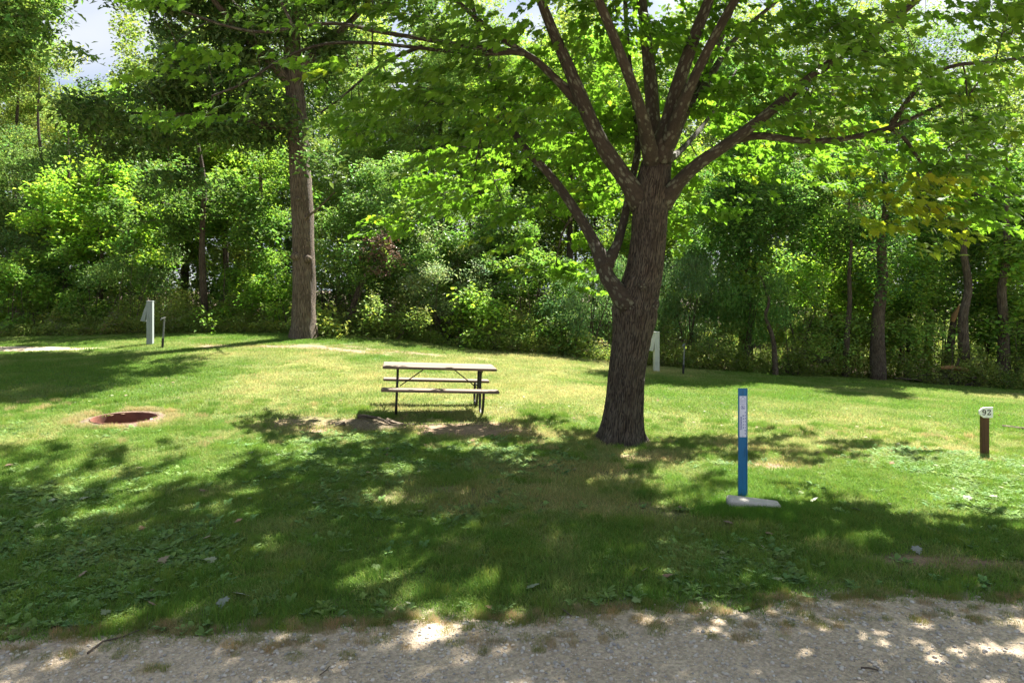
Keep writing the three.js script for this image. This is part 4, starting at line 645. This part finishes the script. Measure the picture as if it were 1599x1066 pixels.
function weed(s, n = 16) {                                          // rosettes of oval leaves
  reseed(s); const g = new GB(); g.c = [];
  for (let r = 0; r < 5; r++) { const cx = rr(-0.13, 0.13), cz = rr(-0.13, 0.13);
    for (let k = 0; k < n / 2; k++) { const a = rnd() * 6.283, L = rr(0.03, 0.075), W = L * rr(0.35, 0.6), e = rr(0.15, 0.8), c = Math.cos(a), d = Math.sin(a), P = [[0, 0, 0], [0.3, W / 2, 0.4], [0.3, -W / 2, 0.4], [0.7, W * 0.42, 0.75], [0.7, -W * 0.42, 0.75], [1, 0, 0.8]].map(([t, w, hh]) => g.v(cx + c * L * t - d * w, 0.004 + L * e * hh, cz + d * L * t + c * w)); g.t(P[0], P[1], P[2]); g.t(P[1], P[3], P[2]); g.t(P[2], P[3], P[4]); g.t(P[3], P[5], P[4]); const b = rr(0.75, 1.3); for (let q = 0; q < 6; q++) g.c.push(b, b, b); } }
  return g.geo(true);
}
{
  const near = [1, 2, 3].map((s) => tuft(300, 0.17, 0.015, 0.068, 0.005, 1.5, 1000 + s)), far = [1, 2].map((s) => tuft(330, 0.30, 0.015, 0.05, 0.0075, 1.3, 1010 + s)), weeds = [1, 2].map((s) => weed(1020 + s));
  const L = { n: [[], [], []], f: [[], []], w: [[], []] }; reseed(2024);
  const tone = (x, z) => { const d = dry(x, z), n = fbm(x * 2.2, z * 2.2, 6, 3); let c = mixc([0.13, 0.245, 0.032], [0.38, 0.395, 0.15], clamp(d * 0.8 + (n - 0.5) * 1.5)); c = mixc(c, [0.44, 0.36, 0.17], clamp(worn(x, z) * 0.6)); return vary(c, 0.1); };
  const off = (x, z, m) => Math.hypot(x - PIT.x, z - PIT.z) < PIT_R + 0.19 || Math.hypot(x - 1.55, z + 9.6) < 0.25 || -z < roadEdge(x) + m;
  const put = (list, x, z, s, h) => list.push({ p: V(x, land(x, z), z), q: turn(0, rnd() * 6.28, 0), s: V(s, h, s), c: tone(x, z) });
  for (let D = 4.0; D < 10.5; D += 0.165) for (let x = -0.79 * D - 0.4; x < 0.79 * D + 0.4; x += 0.165) { const X = x + rr(-0.09, 0.09), Z = -D + rr(-0.09, 0.09), w = worn(X, Z); if (off(X, Z, 0.02 + rnd() * rnd() * 0.2) || rnd() < w * 1.05 - 0.05) continue; const e = sstep(0, 0.5, -Z - roadEdge(X)); put(L.n[Math.floor(rnd() * 3)], X, Z, 1, (0.55 + 0.55 * fbm(X * 0.8, Z * 0.8, 9, 3)) * rr(0.8, 1.25) * (0.6 + 0.4 * e)); }
  for (let D = 10.3; D < 23.2; D += 0.30) for (let x = -0.79 * D - 0.6; x < 0.79 * D + 0.6; x += 0.30) { const X = x + rr(-0.16, 0.16), Z = -D + rr(-0.16, 0.16), w = worn(X, Z); if (off(X, Z, 0) || rnd() < w || -Z > treeLine(X) + 0.4 || (X < -11 && Math.abs(-Z - 18.6 + (X + 12) * 0.1) < 0.6 * sstep(-10.6, -14, X))) continue; put(L.f[Math.floor(rnd() * 2)], X, Z, 1, rr(0.7, 1.2)); }
  for (let k = 0; k < 9000; k++) { const D = Math.sqrt(rr(4.3 * 4.3, 10 * 10)), x = rr(-0.79, 0.79) * D; if (off(x, -D, 0.1) || rnd() > leafy(x, -D) * 0.9 + 0.03) continue; L.w[k % 2].push({ p: V(x, land(x, -D), -D), q: turn(0, rnd() * 6.28, 0), s: rr(0.5, 1.15), c: vary([0.17, 0.28, 0.075], 0.3) }); }
  const lush = gp(1180, 800), rough = (x, z, h, c) => L.n[Math.floor(rnd() * 3)].push({ p: V(x, land(x, z), z), q: turn(gauss() * 0.1, rnd() * 6.28, gauss() * 0.1), s: V(rr(0.3, 0.75), h, rr(0.3, 0.75)), c: vary(c, 0.15) });
  for (let k = 0; k < 260; k++) { const x = lush.x + gauss() * 0.42, z = lush.z + gauss() * 0.22 + 0.02; if (Math.abs(x - lush.x) < 0.27 && z < lush.z + 0.06 && z > lush.z - 0.12) continue; rough(x, z, rr(0.9, 1.6), [0.11, 0.25, 0.025]); }
  for (let k = 0; k < 1500; k++) { const D = Math.sqrt(rr(19, 12 * 12)), x = rr(-0.79, 0.79) * D; if (off(x, -D, 0.05) || worn(x, -D) > 0.25) continue; const w = rnd(); rough(x, -D, rr(0.8, 1.6), w < 0.12 && D > 9 ? [0.36, 0.34, 0.14] : w < 0.4 ? [0.17, 0.275, 0.04] : [0.12, 0.24, 0.03]); }
  for (let k = 0; k < 60; k++) { const a = rnd() * 6.28; rough(PIT.x + Math.cos(a) * rr(0.62, 0.75), PIT.z + Math.sin(a) * rr(0.62, 0.75), rr(0.8, 1.4), [0.36, 0.34, 0.14]); }
  for (let k = 0; k < 420; k++) { const x = rr(-4, 4.5), D = roadEdge(x) + 0.1 - Math.pow(rnd(), 1.7) * 0.5; L.n[k % 3].push({ p: V(x, land(x, -D), -D), q: turn(0, rnd() * 6.28, 0), s: V(rr(0.15, 0.4), rr(0.4, 0.9), rr(0.15, 0.4)), c: vary(rnd() < 0.5 ? [0.36, 0.31, 0.15] : [0.2, 0.24, 0.06], 0.2) }); }
  const gr = (list, geo, label) => tag(copies('grass', geo, BLADE, list), label, 'grass');
  L.n.forEach((l, i) => gr(l, near[i], 'short shaded and sunlit lawn grass nearer than the picnic table')); L.f.forEach((l, i) => gr(l, far[i], 'sunlit mown lawn grass reaching from the picnic table to the wood'));
  L.w.forEach((l, i) => tag(copies('lawn_weeds', weeds[i], BLADE, l), 'broad-leaved weeds growing through the lawn', 'weeds', null));
  // loose stones on the road
  const peb = [1, 2].map((s) => { const g = new THREE.IcosahedronGeometry(1, 1), p = g.attributes.position; for (let i = 0; i < p.count; i++) { const x = p.getX(i), y = p.getY(i), z = p.getZ(i), f = 0.7 + 0.6 * fbm(x * 1.5 + 5 + s * 9, y * 1.5 + 5, z * 1.5 + 5, 2); p.setXYZ(i, x * f, y * f * 0.6, z * f * 0.8); } g.computeVertexNormals(); return g; }), PL = [[], []]; reseed(55);
  for (let k = 0; k < 16000; k++) { const D = rr(3.55, 5.6), x = rr(-0.82, 0.82) * D, e = roadEdge(x) - D; if (e < -0.3 * rnd() * rnd()) continue; const s = 0.0035 + 0.013 * Math.pow(rnd(), 5), b = rr(0.33, 0.50), w = rnd(), cl = w < 0.015 ? [0.48, 0.46, 0.42] : w < 0.2 ? [0.26, 0.24, 0.22] : [b, b * 0.9, b * 0.77]; PL[k % 2].push({ p: V(x, land(x, -D) + 0.012 * sstep(0, 0.1, e) + s * 0.2, -D), q: turn(gauss() * 0.4, rnd() * 6.28, gauss() * 0.4), s, c: C(...cl) }); }
  PL.forEach((l, i) => tag(copies('gravel', peb[i], std({ roughness: 0.9 }), l), 'loose pale gravel stones strewn over the road', 'gravel'));
  // leaf litter
  reseed(91); const FL = []; const litter = [[0.19, 0.22, 0.10], [0.14, 0.20, 0.06], [0.24, 0.18, 0.10], [0.18, 0.09, 0.05], [0.22, 0.24, 0.14]];
  const lie = (x, z, s, c) => ({ p: V(x, land(x, z) + 0.035, z), q: turn(gauss() * 0.35, rnd() * 6.28, gauss() * 0.35), s, c });
  for (let k = 0; k < 420; k++) { const D = Math.sqrt(rr(21, 200)), x = rr(-0.8, 0.8) * D; if (Math.hypot(x - PIT.x, -D - PIT.z) < 0.6 || D < roadEdge(x) + 0.05) continue; if (rnd() > 0.25 + leafy(x, -D)) continue; FL.push(lie(x, -D, rr(0.05, 0.10) * (D > 9 ? 0.7 : 1), vary(litter[Math.floor(rnd() * 5)], 0.15))); }
  tag(copies('fallen_leaves', MAPLE_GEO, DEAD_LEAF, FL), 'fallen maple leaves scattered through the grass', 'leaf litter');
  const big = [[372, 937, 0.19, [0.55, 0.54, 0.34], 'big pale cream maple leaf at the grass edge left of the middle of the road'], [348, 945, 0.13, [0.40, 0.45, 0.36], 'grey-green leaf just left of the big pale cream leaf'], [232, 951, 0.11, [0.38, 0.17, 0.09], 'rusty brown curled leaf near the road at the lower left'], [132, 904, 0.12, [0.42, 0.26, 0.14], 'tan brown leaf in the grass at the lower left'], [1010, 897, 0.10, [0.36, 0.16, 0.08], 'red-brown leaf in the shaded grass left of the blue post'], [836, 925, 0.15, [0.36, 0.42, 0.24], 'broad pale green leaf flat on the grass edge in the middle of the picture'], [1335, 801, 0.13, [0.58, 0.58, 0.50], 'whitish leaf lying right of the concrete block'], [1275, 786, 0.15, [0.56, 0.57, 0.46], 'long pale leaf in the grass just right of the concrete block'], [1510, 781, 0.14, [0.55, 0.56, 0.46], 'pale leaf in the sunny grass below the number post'], [1430, 862, 0.12, [0.48, 0.50, 0.44], 'grey leaf beside the bare soil patch at the right'], [562, 735, 0.10, [0.45, 0.28, 0.2], 'pinkish brown leaf in the shade below the picnic table']];
  for (const [x, y, s, c, label] of big) { const p = gp(x, y), m = DEAD_LEAF.clone(); m.color = C(...c.map((q) => q * 0.48)); const o = tag(mesh('fallen_leaf', MAPLE_GEO, m), label, 'leaf', 'conspicuous fallen leaves'); o.position.copy(p).add(V(0, 0.05, 0)); o.quaternion.copy(turn(rr(0.2, 0.6), rnd() * 6.28, gauss() * 0.3)); o.scale.setScalar(s * 0.8); }
  for (const [pts, label, r] of [[[[136, 1025], [160, 1008], [190, 1000], [217, 990]], 'thin dark twig lying across the gravel at the lower left', 0.007], [[[499, 1060], [510, 1053], [514, 1046]], 'short curved twig on the gravel near the bottom edge', 0.004], [[[1345, 1048], [1358, 1050], [1372, 1052]], 'small stick on the gravel at the lower right', 0.006], [[[878, 955], [884, 961], [892, 967]], 'short stick where the grass meets the gravel in the middle', 0.006]]) { const P = pts.map(([x, y]) => gp(x, y)), b = P[0].clone(), o = tag(mesh('twig', new GB().tube(P.map((p, i) => p.clone().sub(b).add(V(0, 0.022 + 0.006 * (i % 2), 0))), P.map((_, i) => r * (1 - i * 0.15)), 6, 0.3).geo(), MAT.twig), label, 'twig', 'twigs on the gravel'); o.position.copy(b); }
}

renderer.render(scene, camera);
